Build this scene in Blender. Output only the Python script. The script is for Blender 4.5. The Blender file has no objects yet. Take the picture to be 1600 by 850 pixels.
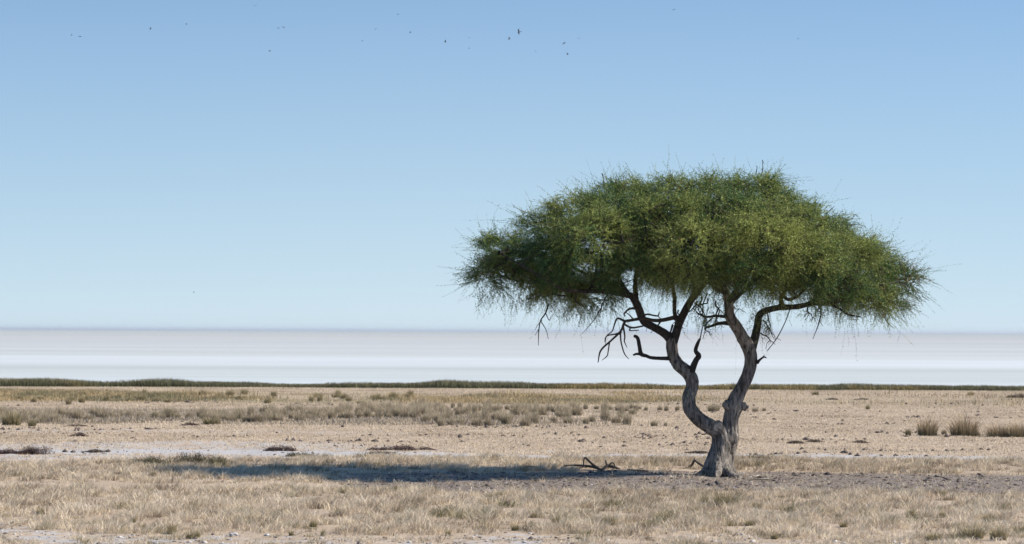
import bpy, math, random
import numpy as np
from mathutils import Matrix, Vector
random.seed(7); rng = np.random.default_rng(11)
S = bpy.context.scene
COL = S.collection

# ------------------------------------------------------------------ camera
CAM_H = 3.28; F = 4444.0; W, H = 1600, 850
PITCH = math.atan(92.5 / F); ROLL = 7.0 / 1600; HAZE = 0.00004
cam_d = bpy.data.cameras.new('camera'); cam = bpy.data.objects.new('camera', cam_d); COL.objects.link(cam)
cam_d.sensor_width = 36; cam_d.lens = 36 * F / W; cam_d.clip_start = 0.5; cam_d.clip_end = 200000
R = Matrix.Rotation(math.pi / 2 + PITCH, 4, 'X') @ Matrix.Rotation(ROLL, 4, 'Z')
cam.matrix_world = Matrix.Translation((0, 0, CAM_H)) @ R
cam_d.dof.use_dof = True; cam_d.dof.focus_distance = 64.5; cam_d.dof.aperture_fstop = 3.2
S.camera = cam
RN = np.array(R.to_3x3())

# ------------------------------------------------------------------ light
SUN_EL, SUN_AZ = math.radians(35), math.radians(94)      # azimuth clockwise from +Y: from the right, a touch towards us
w = bpy.data.worlds.new('World'); S.world = w; w.use_nodes = True
nt = w.node_tree; nt.nodes.clear()
def N(t, **k):
    n = nt.nodes.new(t)
    for a, b in k.items(): setattr(n, a, b)
    return n
def L(a, b): nt.links.new(a, b)
out = N('ShaderNodeOutputWorld'); bg = N('ShaderNodeBackground'); sky = N('ShaderNodeTexSky', sky_type='NISHITA')
sky.sun_disc = False; sky.sun_elevation = SUN_EL; sky.sun_rotation = SUN_AZ
sky.air_density = 2.4; sky.dust_density = 0.4; sky.ozone_density = 10.0; sky.altitude = 1100
bg.inputs['Strength'].default_value = 0.11
tc = N('ShaderNodeTexCoord'); sp = N('ShaderNodeSeparateXYZ'); cb = N('ShaderNodeCombineXYZ')
L(tc.outputs['Generated'], sp.inputs[0])
def mth(op, x, y):
    n = N('ShaderNodeMath', operation=op)
    for i, v in enumerate((x, y)):
        if isinstance(v, float): n.inputs[i].default_value = v
        else: L(v, n.inputs[i])
    return n
# height stretched in the sky lookup so its blue deepens fast upwards
z1 = mth('MULTIPLY', sp.outputs[2], 1.2); z3 = mth('MULTIPLY', mth('POWER', mth('MAXIMUM', sp.outputs[2], 0.0).outputs[0], 3.0).outputs[0], 90.0)
z0 = mth('ADD', mth('ADD', z1.outputs[0], z3.outputs[0]).outputs[0], 0.25)
L(sp.outputs[0], cb.inputs[0]); L(sp.outputs[1], cb.inputs[1]); L(z0.outputs[0], cb.inputs[2])
nv = N('ShaderNodeVectorMath', operation='NORMALIZE'); L(cb.outputs[0], nv.inputs[0]); L(nv.outputs[0], sky.inputs[0])
# pale haze painted into the low sky as a colour mix, fading upwards
zf = mth('EXPONENT', mth('MULTIPLY', mth('MAXIMUM', sp.outputs[2], 0.0).outputs[0], -1 / 0.076).outputs[0], 0.0)
nz = N('ShaderNodeTexNoise'); nz.inputs['Scale'].default_value = 2.4; nz.inputs['Detail'].default_value = 1.5; L(tc.outputs['Generated'], nz.inputs['Vector'])
fz = mth('MULTIPLY', zf.outputs[0], mth('MINIMUM', mth('ADD', mth('MULTIPLY', nz.outputs['Fac'], 0.4).outputs[0], 0.72).outputs[0], 0.95).outputs[0])
mxs = N('ShaderNodeMix', data_type='RGBA'); L(fz.outputs[0], mxs.inputs[0]); L(sky.outputs[0], mxs.inputs[6]); mxs.inputs[7].default_value = (4.0, 4.8, 5.15, 1)
L(mxs.outputs[2], bg.inputs[0]); L(bg.outputs[0], out.inputs[0])
sd = bpy.data.lights.new('sun', 'SUN'); sd.energy = 5.0; sd.angle = math.radians(0.53); sd.color = (1.0, 0.915, 0.80)
sun = bpy.data.objects.new('sun', sd); COL.objects.link(sun)
sdir = Vector((math.sin(SUN_AZ) * math.cos(SUN_EL), math.cos(SUN_AZ) * math.cos(SUN_EL), math.sin(SUN_EL)))
sun.rotation_euler = sdir.to_track_quat('Z', 'Y').to_euler(); sun.location = (30, 40, 40)
vs = S.view_settings; vs.view_transform = 'Standard'; vs.look = 'None'; vs.gamma = 1; vs.exposure = 0.66; vs.use_curve_mapping = False
S.render.engine = 'CYCLES'
S.cycles.max_bounces = 8; S.cycles.transparent_max_bounces = 8

# ------------------------------------------------------------------ helpers
def ray(px, py):
    return RN @ np.array([(px - W / 2) / F, (H / 2 - py) / F, -1.0])
def at(px, py, Y):                      # the point of the place seen at (px, py) standing Y metres away
    d = ray(px, py); return np.array([0, 0, CAM_H]) + d * (Y / d[1])
def gnd(px, py):                        # where that line of sight meets the ground
    d = ray(px, py); t = -CAM_H / d[2]; return np.array([0, 0, CAM_H]) + d * t

def vnoise(x, y, seed=0):
    xi = np.floor(x).astype(np.int64); yi = np.floor(y).astype(np.int64); xf = x - xi; yf = y - yi
    def h(a, b):
        n = (a * 374761393 + b * 668265263 + seed * 974634777) & 0x7fffffff
        n = ((n ^ (n >> 13)) * 1274126177) & 0x7fffffff
        return ((n ^ (n >> 16)) & 0xffff) / 65535.0
    u = xf * xf * (3 - 2 * xf); v = yf * yf * (3 - 2 * yf)
    return (h(xi, yi) * (1 - u) + h(xi + 1, yi) * u) * (1 - v) + (h(xi, yi + 1) * (1 - u) + h(xi + 1, yi + 1) * u) * v
def fbm(x, y, seed=0, o=4):
    s = 0; a = 0.5; t = 0
    for i in range(o): s = s + a * vnoise(x * 2 ** i, y * 2 ** i, seed + i); t += a; a *= 0.5
    return s / t
def sstep(a, b, x): t = np.clip((x - a) / (b - a), 0, 1); return t * t * (3 - 2 * t)
def band(y, a, b, s): return sstep(a - s, a + s, y) * (1 - sstep(b - s, b + s, y))

def mesh_np(name, V, faces_n, idx, mat=None, cols=None, smooth=False):
    """faces_n: corners per face (all alike), idx: flat corner indices"""
    me = bpy.data.meshes.new(name); V = np.ascontiguousarray(V, dtype=np.float32); idx = np.ascontiguousarray(idx, dtype=np.int32).ravel()
    nf = len(idx) // faces_n
    me.vertices.add(len(V)); me.vertices.foreach_set('co', V.ravel())
    me.loops.add(len(idx)); me.loops.foreach_set('vertex_index', idx)
    me.polygons.add(nf); me.polygons.foreach_set('loop_start', np.arange(nf, dtype=np.int32) * faces_n)
    if smooth: me.polygons.foreach_set('use_smooth', np.ones(nf, dtype=bool))
    if cols is not None:
        a = me.attributes.new('tone', 'FLOAT_COLOR', 'POINT')
        a.data.foreach_set('color', np.ascontiguousarray(np.concatenate([cols, np.ones((len(cols), 1))], 1), dtype=np.float32).ravel())
    me.update(calc_edges=True); me.validate()
    if mat: me.materials.append(mat)
    return me
def link(name, me, parent=None, loc=None, label=None, cat=None, group=None, kind=None):
    o = bpy.data.objects.new(name, me); COL.objects.link(o)
    if parent is not None: o.parent = parent
    if loc is not None: o.location = loc
    if label: o['label'] = label
    if cat: o['category'] = cat
    if group: o['group'] = group
    if kind: o['kind'] = kind
    return o
def copy_thing(o, label=None):
    c = o.copy(); COL.objects.link(c)
    if label: c['label'] = label
    for ch in o.children:
        d = ch.copy(); COL.objects.link(d); d.parent = c
    return c

# ------------------------------------------------------------------ materials
def mat(name):
    m = bpy.data.materials.new(name); m.use_nodes = True; t = m.node_tree; t.nodes.clear()
    o = t.nodes.new('ShaderNodeOutputMaterial'); return m, t, o
def nd(t, ty, ins=None, **k):
    n = t.nodes.new(ty)
    for a, b in k.items(): setattr(n, a, b)
    for a, b in (ins or {}).items():
        if hasattr(b, 'is_output') or isinstance(b, bpy.types.NodeSocket): t.links.new(b, n.inputs[a])
        else: n.inputs[a].default_value = b
    return n
def ramp(t, fac, stops):
    n = t.nodes.new('ShaderNodeValToRGB'); t.links.new(fac, n.inputs[0]); e = n.color_ramp.elements
    while len(e) < len(stops): e.new(0.5)
    for el, (p, c) in zip(e, stops): el.position = p; el.color = (*c, 1) if len(c) == 3 else c
    return n.outputs[0]
def mix(t, f, a, b, mode='MIX'):
    n = t.nodes.new('ShaderNodeMix'); n.data_type = 'RGBA'; n.blend_type = mode
    for s, v in ((0, f), (6, a), (7, b)):
        if isinstance(v, bpy.types.NodeSocket): t.links.new(v, n.inputs[s])
        else: n.inputs[s].default_value = v if s == 0 else (*v, 1)
    return n.outputs[2]

def leaf_mat(name, transl=0.35, rough=0.6, noise=0.25):
    m, t, o = mat(name)
    a = nd(t, 'ShaderNodeAttribute', attribute_name='tone').outputs['Color']
    g = nd(t, 'ShaderNodeTexCoord').outputs['Object']
    n = nd(t, 'ShaderNodeTexNoise', {'Vector': g, 'Scale': 9.0, 'Detail': 3.0}).outputs['Fac']
    c = ramp(t, n, [(0.3, (1 - noise,) * 3), (0.7, (1 + noise * 0.6,) * 3)])
    c = mix(t, 1.0, a, c, 'MULTIPLY')
    p = nd(t, 'ShaderNodeBsdfPrincipled', {'Base Color': c, 'Roughness': rough, 'Specular IOR Level': 0.25})
    tr = nd(t, 'ShaderNodeBsdfTranslucent', {'Color': c})
    mx = nd(t, 'ShaderNodeMixShader', {0: transl, 1: p.outputs[0], 2: tr.outputs[0]})
    t.links.new(mx.outputs[0], o.inputs[0]); return m
M_grass = leaf_mat('dry_grass', 0.28, 0.75, 0.15)
M_leaf = leaf_mat('acacia_leaf', 0.2, 0.5, 0.3)
M_shrub = leaf_mat('low_shrub_leaf', 0.15, 0.7)

def bark(name, dark, light, scale=1.0, gloss=0.75):
    m, t, o = mat(name)
    g = nd(t, 'ShaderNodeTexCoord').outputs['Object']
    st = nd(t, 'ShaderNodeMapping', {'Vector': g, 'Scale': (22 * scale, 22 * scale, 3.4 * scale)}).outputs[0]
    n1 = nd(t, 'ShaderNodeTexNoise', {'Vector': st, 'Scale': 1.0, 'Detail': 8.0, 'Roughness': 0.65, 'Distortion': 0.6}).outputs['Fac']
    n2 = nd(t, 'ShaderNodeTexNoise', {'Vector': g, 'Scale': 3.2 * scale, 'Detail': 4.0}).outputs['Fac']
    n3 = nd(t, 'ShaderNodeTexNoise', {'Vector': g, 'Scale': 40.0, 'Detail': 4.0}).outputs['Fac']
    c1 = ramp(t, n1, [(0.38, dark), (0.5, tuple((a + b) / 2 for a, b in zip(dark, light))), (0.63, light)])
    c = mix(t, nd(t, 'ShaderNodeMath', {0: ramp(t, n2, [(0.5, (0, 0, 0)), (0.72, (1, 1, 1))]), 1: 0.55}, operation='MULTIPLY').outputs[0], c1, dark)
    b = nd(t, 'ShaderNodeBump', {'Height': n1, 'Strength': 1.0, 'Distance': 0.05}).outputs[0]
    b = nd(t, 'ShaderNodeBump', {'Height': n3, 'Strength': 0.5, 'Distance': 0.01, 'Normal': b}).outputs[0]
    p = nd(t, 'ShaderNodeBsdfPrincipled', {'Base Color': c, 'Roughness': gloss, 'Normal': b, 'Specular IOR Level': 0.3})
    t.links.new(p.outputs[0], o.inputs[0]); return m
M_bark = bark('grey_bark', (0.035, 0.031, 0.028), (0.34, 0.305, 0.27), 0.8)
M_limb = bark('dark_bark', (0.018, 0.016, 0.015), (0.075, 0.064, 0.056), 1.6)
M_dead = bark('dead_wood', (0.03, 0.024, 0.02), (0.13, 0.11, 0.095), 2.5)
M_pale = bark('bleached_wood', (0.28, 0.24, 0.2), (0.68, 0.63, 0.56), 2.5)

def ground_mat():
    m, t, o = mat('plain_soil')
    g = nd(t, 'ShaderNodeTexCoord').outputs['Object']
    at_ = nd(t, 'ShaderNodeAttribute', attribute_name='tone')
    s = nd(t, 'ShaderNodeSeparateColor', {0: at_.outputs['Color']})
    salt, lit, gre = s.outputs[0], s.outputs[1], s.outputs[2]
    n1 = nd(t, 'ShaderNodeTexNoise', {'Vector': g, 'Scale': 0.5, 'Detail': 8.0, 'Roughness': 0.7}).outputs['Fac']
    n2 = nd(t, 'ShaderNodeTexNoise', {'Vector': g, 'Scale': 7.0, 'Detail': 6.0, 'Roughness': 0.7}).outputs['Fac']
    n3 = nd(t, 'ShaderNodeTexNoise', {'Vector': g, 'Scale': 2.2, 'Detail': 5.0, 'Roughness': 0.75}).outputs['Fac']
    c = ramp(t, n1, [(0.3, (0.33, 0.255, 0.18)), (0.5, (0.43, 0.34, 0.25)), (0.7, (0.50, 0.405, 0.305))])
    c = mix(t, 1.0, c, ramp(t, n2, [(0.3, (0.82, 0.80, 0.79)), (0.6, (1.05, 1.045, 1.04))]), 'MULTIPLY')
    c = mix(t, nd(t, 'ShaderNodeMath', {0: gre, 1: 0.6}, operation='MULTIPLY').outputs[0], c, (0.22, 0.20, 0.11))
    def mask(v, n, k=1.6):
        a = nd(t, 'ShaderNodeMath', {0: n, 1: 0.5}, operation='SUBTRACT').outputs[0]
        a = nd(t, 'ShaderNodeMath', {0: a, 1: k}, operation='MULTIPLY').outputs[0]
        a = nd(t, 'ShaderNodeMath', {0: a, 1: v}, operation='ADD').outputs[0]
        return nd(t, 'ShaderNodeMapRange', {0: a, 1: 0.38, 2: 0.62}, clamp=True).outputs[0]
    c = mix(t, mask(salt, n3, 3.4), c, mix(t, n2, (0.33, 0.31, 0.295), (0.52, 0.505, 0.495)))
    c = mix(t, mask(lit, n3, 1.6), c, ramp(t, n2, [(0.3, (0.12, 0.096, 0.08)), (0.5, (0.20, 0.165, 0.14)), (0.72, (0.34, 0.30, 0.265))]))
    b = nd(t, 'ShaderNodeBump', {'Height': n2, 'Strength': 0.8, 'Distance': 0.06}).outputs[0]
    p = nd(t, 'ShaderNodeBsdfPrincipled', {'Base Color': c, 'Roughness': 0.95, 'Normal': b, 'Specular IOR Level': 0.1})
    t.links.new(p.outputs[0], o.inputs[0]); return m
M_ground = ground_mat()

def pan_mat():
    m, t, o = mat('salt_crust')
    g = nd(t, 'ShaderNodeTexCoord').outputs['Object']
    s = nd(t, 'ShaderNodeSeparateXYZ', {0: g})
    ly = nd(t, 'ShaderNodeMath', {0: s.outputs[1], 1: 2.718}, operation='LOGARITHM').outputs[0]
    # streaks of brine and crust lie along the shore: long in x, and broader the farther out
    xs = nd(t, 'ShaderNodeMath', {0: s.outputs[0], 1: s.outputs[1]}, operation='DIVIDE').outputs[0]
    v1 = nd(t, 'ShaderNodeCombineXYZ', {0: nd(t, 'ShaderNodeMath', {0: xs, 1: 1.6}, operation='MULTIPLY').outputs[0],
                                        1: nd(t, 'ShaderNodeMath', {0: ly, 1: 9.0}, operation='MULTIPLY').outputs[0], 2: 3.1}).outputs[0]
    v2 = nd(t, 'ShaderNodeCombineXYZ', {0: nd(t, 'ShaderNodeMath', {0: xs, 1: 7.0}, operation='MULTIPLY').outputs[0],
                                        1: nd(t, 'ShaderNodeMath', {0: ly, 1: 34.0}, operation='MULTIPLY').outputs[0], 2: 7.7}).outputs[0]
    n1 = nd(t, 'ShaderNodeTexNoise', {'Vector': v1, 'Scale': 1.0, 'Detail': 4.0, 'Roughness': 0.6}).outputs['Fac']
    n2 = nd(t, 'ShaderNodeTexNoise', {'Vector': v2, 'Scale': 1.0, 'Detail': 5.0, 'Roughness': 0.65}).outputs['Fac']
    # crust colour by distance out: clean white salt on the near side, pinkish then grey-green clay far out
    r = nd(t, 'ShaderNodeMapRange', {0: ly, 1: 5.1, 2: 9.0}).outputs[0]
    base = ramp(t, r, [(0.0, (0.50, 0.54, 0.555)), (0.06, (0.43, 0.46, 0.45)), (0.11, (0.42, 0.445, 0.435)), (0.16, (0.50, 0.53, 0.54)), (0.22, (0.44, 0.46, 0.45)), (0.36, (0.42, 0.435, 0.43)), (0.55, (0.40, 0.405, 0.395)), (0.75, (0.37, 0.385, 0.37)), (1.0, (0.33, 0.365, 0.36))])
    c = mix(t, 1.0, base, ramp(t, n1, [(0.34, (0.93, 0.945, 0.94)), (0.5, (1, 1, 1)), (0.66, (1.05, 1.05, 1.06))]), 'MULTIPLY')
    c = mix(t, 1.0, c, ramp(t, n2, [(0.32, (0.95, 0.955, 0.95)), (0.5, (1, 1, 1)), (0.68, (1.04, 1.04, 1.045))]), 'MULTIPLY')
    p = nd(t, 'ShaderNodeBsdfPrincipled', {'Base Color': c, 'Roughness': 0.9, 'Specular IOR Level': 0.1})
    t.links.new(p.outputs[0], o.inputs[0]); return m
M_pan = pan_mat()

bm_v = np.array([[sx * 100000.0, sy * 100000.0, z] for z in (-1.6, 21.0) for sx, sy in ((-1, -1), (1, -1), (1, 1), (-1, 1))])
m, t, o = mat('thin_haze')
pv = nd(t, 'ShaderNodeVolumePrincipled', {'Color': (0.86, 0.92, 1.0, 1), 'Density': HAZE, 'Anisotropy': 0.3})
t.links.new(pv.outputs[0], o.inputs['Volume'])
link('haze', mesh_np('haze', bm_v, 4, np.array([[0, 3, 2, 1], [4, 5, 6, 7], [0, 1, 5, 4], [1, 2, 6, 5], [2, 3, 7, 6], [3, 0, 4, 7]]), m), kind='stuff', label='thin pale haze lying over the plain and the salt pan', cat='haze')

def stone_mat(name, a, b):
    m, t, o = mat(name)
    g = nd(t, 'ShaderNodeTexCoord').outputs['Object']
    n = nd(t, 'ShaderNodeTexNoise', {'Vector': g, 'Scale': 14.0, 'Detail': 6.0}).outputs['Fac']
    bm_ = nd(t, 'ShaderNodeBump', {'Height': n, 'Strength': 0.7, 'Distance': 0.02}).outputs[0]
    p = nd(t, 'ShaderNodeBsdfPrincipled', {'Base Color': ramp(t, n, [(0.3, a), (0.7, b)]), 'Roughness': 0.85, 'Normal': bm_})
    t.links.new(p.outputs[0], o.inputs[0]); return m
M_stone = stone_mat('pale_stone', (0.28, 0.275, 0.27), (0.60, 0.59, 0.585))
M_stone_d = stone_mat('dark_stone', (0.05, 0.045, 0.045), (0.14, 0.12, 0.11))
M_clod = stone_mat('soil_clod', (0.05, 0.04, 0.037), (0.14, 0.105, 0.09))
M_bird = stone_mat('dark_plumage', (0.02, 0.02, 0.022), (0.05, 0.048, 0.05))

# ------------------------------------------------------------------ ground
PY_S = 517.5
def zones(x, y):
    """masks of the plain: salt, litter (dark bare soil, also deepening the tree shadow at left), green, grass cover, grass height"""
    px = x / y * F + 800                                   # only used as 'how far right', varies with real position
    wob = (fbm(x * 0.12, y * 0.05, 5) - 0.5)
    wob2 = (fbm(x * 0.35, y * 0.2, 15) - 0.5)
    left = 1 - sstep(-7.5, 2.0, x)
    salt = band(y + wob * 8, 71.0, 81, 1.8) * (0.16 + 0.30 * left) + band(y + wob * 4, 74.5, 76.2, .5) * 0.50
    salt = salt + band(y + wob * 5, 90, 92.5, .8) * 0.34 * left
    track = 1 - sstep(45.0, 47.6, y + wob * 5.0 + wob2 * 3.5 + (fbm(x * 1.1, y * 0.9, 25) - .5) * 5)
    track = track * (1 - sstep(3.0, 6.0, x + wob * 5) * 0.75)
    lit = band(y + wob * 1.5 + wob2 * 1.6, 58.6, 67.0, 0.7) * sstep(-5.5, -1.5, x + wob2 * 2)  # real litter at right; carried left under the crown to darken the tree shadow
    lit = lit * (1 - 0.3 * sstep(9.5, 13, x))
    dense = band(y + wob * 1.5 + wob2 + (fbm(x * 1.1, y * 0.9, 25) - .5) * 5 * (1 - sstep(49, 52, y)), 46.6, 59.4, 0.6) + band(y + wob * 2 + (1 - sstep(-8.5, -5, x)) * 3.3, 66.6, 73.6, 0.8) + (1 - sstep(-5.5, -1.8, x + wob2 * 2)) * band(y, 61, 67, 0.5)
    dense = np.clip(dense, 0, 1) * (1 - lit)
    return salt, lit, track, dense
def gz(x, y):
    z = (fbm(x * 0.35, y * 0.35, 3) - 0.5) * 0.10 + (fbm(x * 1.7, y * 1.7, 9, 3) - 0.5) * 0.05
    z = z * (1 - sstep(150, 168, y))
    far = np.maximum(np.abs(x) - 70, 0)
    return z * (far == 0) + (fbm(x * .05, y * .05, 2) - .5) * 0.12 * (1 - sstep(100, 160, y)) - sstep(165, 172, y) * 0.35
def axis(lo, hi, step, far):
    a = list(np.arange(lo, hi + 1e-6, step)); s = step; x = hi; r = []
    while x < far: s *= 1.35; x += s; r.append(x)
    s = step; x = lo; l = []
    while x > -far: s *= 1.35; x -= s; l.append(x)
    return np.array(l[::-1] + a + r)
gx = axis(-38, 38, 0.22, 70000); gy = axis(36, 176, 0.28, 70000)
X, Yg = np.meshgrid(gx, gy); x, y = X.ravel(), Yg.ravel()
Z = gz(x, np.clip(y, -500, 1e9)); yc = np.maximum(y, 10.0)
salt, lit, track, dense = zones(x, yc)
green = band(yc, 161, 170, 2) * 0.9 + band(yc, 128, 146, 4) * 0.35
nx, ny = len(gx), len(gy)
i = (np.arange(ny - 1)[:, None] * nx + np.arange(nx - 1)[None, :]).ravel()
quads = np.stack([i, i + 1, i + nx + 1, i + nx], 1)
me = mesh_np('ground', np.stack([x, y, Z], 1), 4, quads, M_ground, np.stack([np.clip(salt + track * 0.42, 0, 1), np.clip(lit + track * 0.22, 0, 1), green], 1), smooth=True)
link('ground', me, kind='structure')

# salt pan beyond the shore
px_ = axis(-60, 60, 1.0, 70000); k = len(px_)
ys = [0.0]; s_ = 3.0
while ys[-1] < 70000: ys.append(ys[-1] + s_); s_ *= 1.3
V = []
for yy in ys:
    edge = 166.5 + (fbm(px_ * 0.08, px_ * 0 + 3.3, 8) - 0.5) * 4
    V.append(np.stack([px_, edge * 1.0 + yy, np.full(k, -0.05)], 1))
V = np.concatenate(V); i = (np.arange(len(ys) - 1)[:, None] * k + np.arange(k - 1)[None, :]).ravel()
me = mesh_np('salt_pan', V, 4, np.stack([i, i + 1, i + k + 1, i + k], 1), M_pan)
link('salt_pan', me, kind='structure')

# ------------------------------------------------------------------ grass
def blades(P, h, wd, lean, az, cols, seg=2, tipcol=None):
    """P (n,3) roots; lean = horizontal travel of the tip as a share of h; returns V, tri idx, cols"""
    n = len(P); d = np.stack([np.cos(az), np.sin(az), np.zeros(n)], 1)
    fa = az + math.pi / 2 + rng.normal(0, 0.7, n); s = np.stack([np.cos(fa), np.sin(fa), np.zeros(n)], 1) * (wd / 2)[:, None]
    up = np.array([0, 0, 1.0])
    if seg == 1:
        tip = P + d * (lean * h)[:, None] + up * h[:, None]
        V = np.stack([P - s, P + s, tip], 1).reshape(-1, 3); b = np.arange(n)[:, None] * 3
        return V, (b + np.array([[0, 1, 2]])).ravel(), np.repeat(cols, 3, 0)
    mid = P + d * (lean * h * 0.32)[:, None] + up * (h * 0.6)[:, None]
    tip = P + d * (lean * h)[:, None] + up * h[:, None]
    V = np.stack([P - s, P + s, mid + s * 0.8, mid - s * 0.8, tip], 1).reshape(-1, 3); b = np.arange(n)[:, None] * 5
    I = (b + np.array([[0, 1, 2, 0, 2, 3, 3, 2, 4]])).ravel()
    C = np.repeat(cols, 5, 0)
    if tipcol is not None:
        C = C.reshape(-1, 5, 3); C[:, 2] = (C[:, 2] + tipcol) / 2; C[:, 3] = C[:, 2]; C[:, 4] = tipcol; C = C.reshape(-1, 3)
    return V, I, C
def straw(n, f, gr=None):
    """straw colours along f in 0..1 (weathered grey-brown .. pale straw)"""
    a = np.array([[0.15, 0.115, 0.085], [0.39, 0.315, 0.225], [0.64, 0.535, 0.395], [0.80, 0.70, 0.55]])
    t = np.clip(f, 0, 0.999) * 3; k = t.astype(int); u = (t - k)[:, None]
    c = a[k] * (1 - u) + a[np.minimum(k + 1, 3)] * u
    if gr is not None: g = np.clip(gr, 0, 1)[:, None]; c = c * (1 - g) + np.array([0.19, 0.185, 0.075]) * g
    return c * rng.uniform(0.85, 1.15, (n, 1))
def xrange_at(y): return y * 0.205 + 7.5

def scatter(y0, y1, per_m2):
    area = (y1 - y0) * (xrange_at(y0) + xrange_at(y1)); n = int(area * per_m2)
    yy = rng.uniform(y0, y1, n * 2); xx = rng.uniform(-1, 1, n * 2) * xrange_at(y1)
    k = np.abs(xx) < xrange_at(yy); return xx[k][:n], yy[k][:n]

# dense tufted grass of the near plain: tufts of blades
def tufted(y0, y1, tufts, per, hmean, name, label, wmul=1.0, seed=0, spread=0.07):
    tx, ty = scatter(y0, y1, tufts)
    s, l, tr, de = zones(tx, ty)
    cover = np.clip(de * 1.05, 0, 1) * (0.04 + 1.0 * sstep(.34, .60, fbm(tx * 2.3, ty * 1.7, 31 + seed, 3))) + tr * 0.75 * sstep(.46, .6, fbm(tx * 1.1, ty * 1.3, 71)) + (1 - sstep(46, 48.5, ty)) * sstep(0, 4, tx) * 0.85 * sstep(.36, .5, fbm(tx * 1.2, ty * 1.2, 73)) + l * 0.16 * (fbm(tx * 1.5, ty * 1.5, 78) > .45)
    k = rng.random(len(tx)) < cover; tx, ty, de = tx[k], ty[k], de[k]
    nT = len(tx)
    big = fbm(tx * 0.55, ty * 0.4, 41 + seed); patch = fbm(tx * 0.16, ty * 0.16, 51)
    th = hmean * (0.25 + 0.7 * big + 0.95 * sstep(.4, .66, fbm(tx * 2.3, ty * 1.7, 31 + seed, 3))) * rng.lognormal(0, 0.22, nT) * (0.6 + 0.4 * de)
    tf = 0.52 + 0.22 * sstep(.4, .66, fbm(tx * 2.3, ty * 1.7, 31 + seed, 3)) + (patch - 0.5) * 0.6 + rng.normal(0, 0.15, nT)
    tf[rng.random(nT) < 0.07] -= 0.4
    tf -= 0.35 * sstep(.62, .70, fbm(tx * 2.2, ty * 1.8, 77, 3))
    DC = rng.uniform((-14, y0), (14, y1), (int((y1 - y0) * 14), 2)); DR = rng.uniform(.10, .30, len(DC)); dk = np.zeros(nT)
    for (a_, b_), r_ in zip(DC, DR): dk = np.maximum(dk, 1 - sstep(r_ * .6, r_ * 1.2, np.hypot(tx - a_, ty - b_)) if True else 0)
    tf = tf * (1 - .6 * dk); th = th * (1 + .25 * dk)
    gpat = 0.55 * dk * (fbm(tx * .4, ty * .4, 66) > .5) + sstep(0.58, 0.68, fbm(tx * 0.9 + 9, ty * 1.1, 61)) * 0.35 * (1 - 0.75 * sstep(49.5, 52, ty)) + (rng.random(nT) < 0.03) * 0.5
    id_ = np.repeat(np.arange(nT), per); n = len(id_)
    r = np.abs(rng.normal(0, spread, n)); a = rng.uniform(0, 2 * math.pi, n)
    P = np.stack([tx[id_] + np.cos(a) * r, ty[id_] + np.sin(a) * r, np.zeros(n)], 1); P[:, 2] = gz(P[:, 0], P[:, 1]) - 0.01
    h = th[id_] * rng.uniform(0.45, 1.1, n)
    az = np.where(rng.random(n) < .45, rng.normal(0, .7, n), a + rng.normal(0, 0.6, n)); ln = rng.uniform(0.1, 1.3, n) + 0.1
    C = straw(n, tf[id_] + rng.normal(0, 0.1, n), gpat[id_])
    V, I, C = blades(P, h, rng.uniform(0.005, 0.011, n) * wmul, ln, az, C)
    link(name, mesh_np(name, V, 3, I, M_grass, C), label=label, cat='grass', kind='stuff')
    print(name, nT, n)
tufted(43.0, 60.6, 78, 16, 0.112, 'dry_grass', 'dense pale dry grass covering the near plain in front of the tree')
tufted(60.6, 75.5, 70, 12, 0.105, 'dry_grass', 'dry straw grass in the strip beside and just behind the tree shadow', 1.2, 3)

# stubble over the far plain
tx, ty = scatter(70, 165, 115)
s, l, tr, de = zones(tx, ty)
k = rng.random(len(tx)) < (1 - np.clip(s * 1.3, 0, 0.93)) * (0.35 + 0.9 * fbm(tx * 0.5, ty * 0.16, 21)); tx, ty = tx[k], ty[k]
n = len(tx); print('stubble', n)
yel = band(ty, 127, 147, 4) * (1 - sstep(2, 12, tx)) * sstep(.35, .6, fbm(tx * .1, ty * .1, 81))
f_ = 0.52 + (fbm(tx * 0.4, ty * 0.2, 22) - 0.5) * 0.5 + rng.normal(0, 0.07, n)
f_[rng.random(n) < 0.03] -= 0.35
C = straw(n, f_, yel * 0.35)
P = np.stack([tx, ty, gz(tx, ty) - 0.005], 1)
V, I, C = blades(P, rng.uniform(0.025, 0.07, n) * (1 + yel * 1.2), rng.uniform(0.012, 0.034, n), rng.uniform(0.2, 1.4, n), rng.uniform(0, 6.28, n), C, 1)
link('stubble_grass', mesh_np('stubble_grass', V, 3, I, M_grass, C), label='short tan stubble covering the far plain towards the salt pan', cat='grass', kind='stuff')

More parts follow.
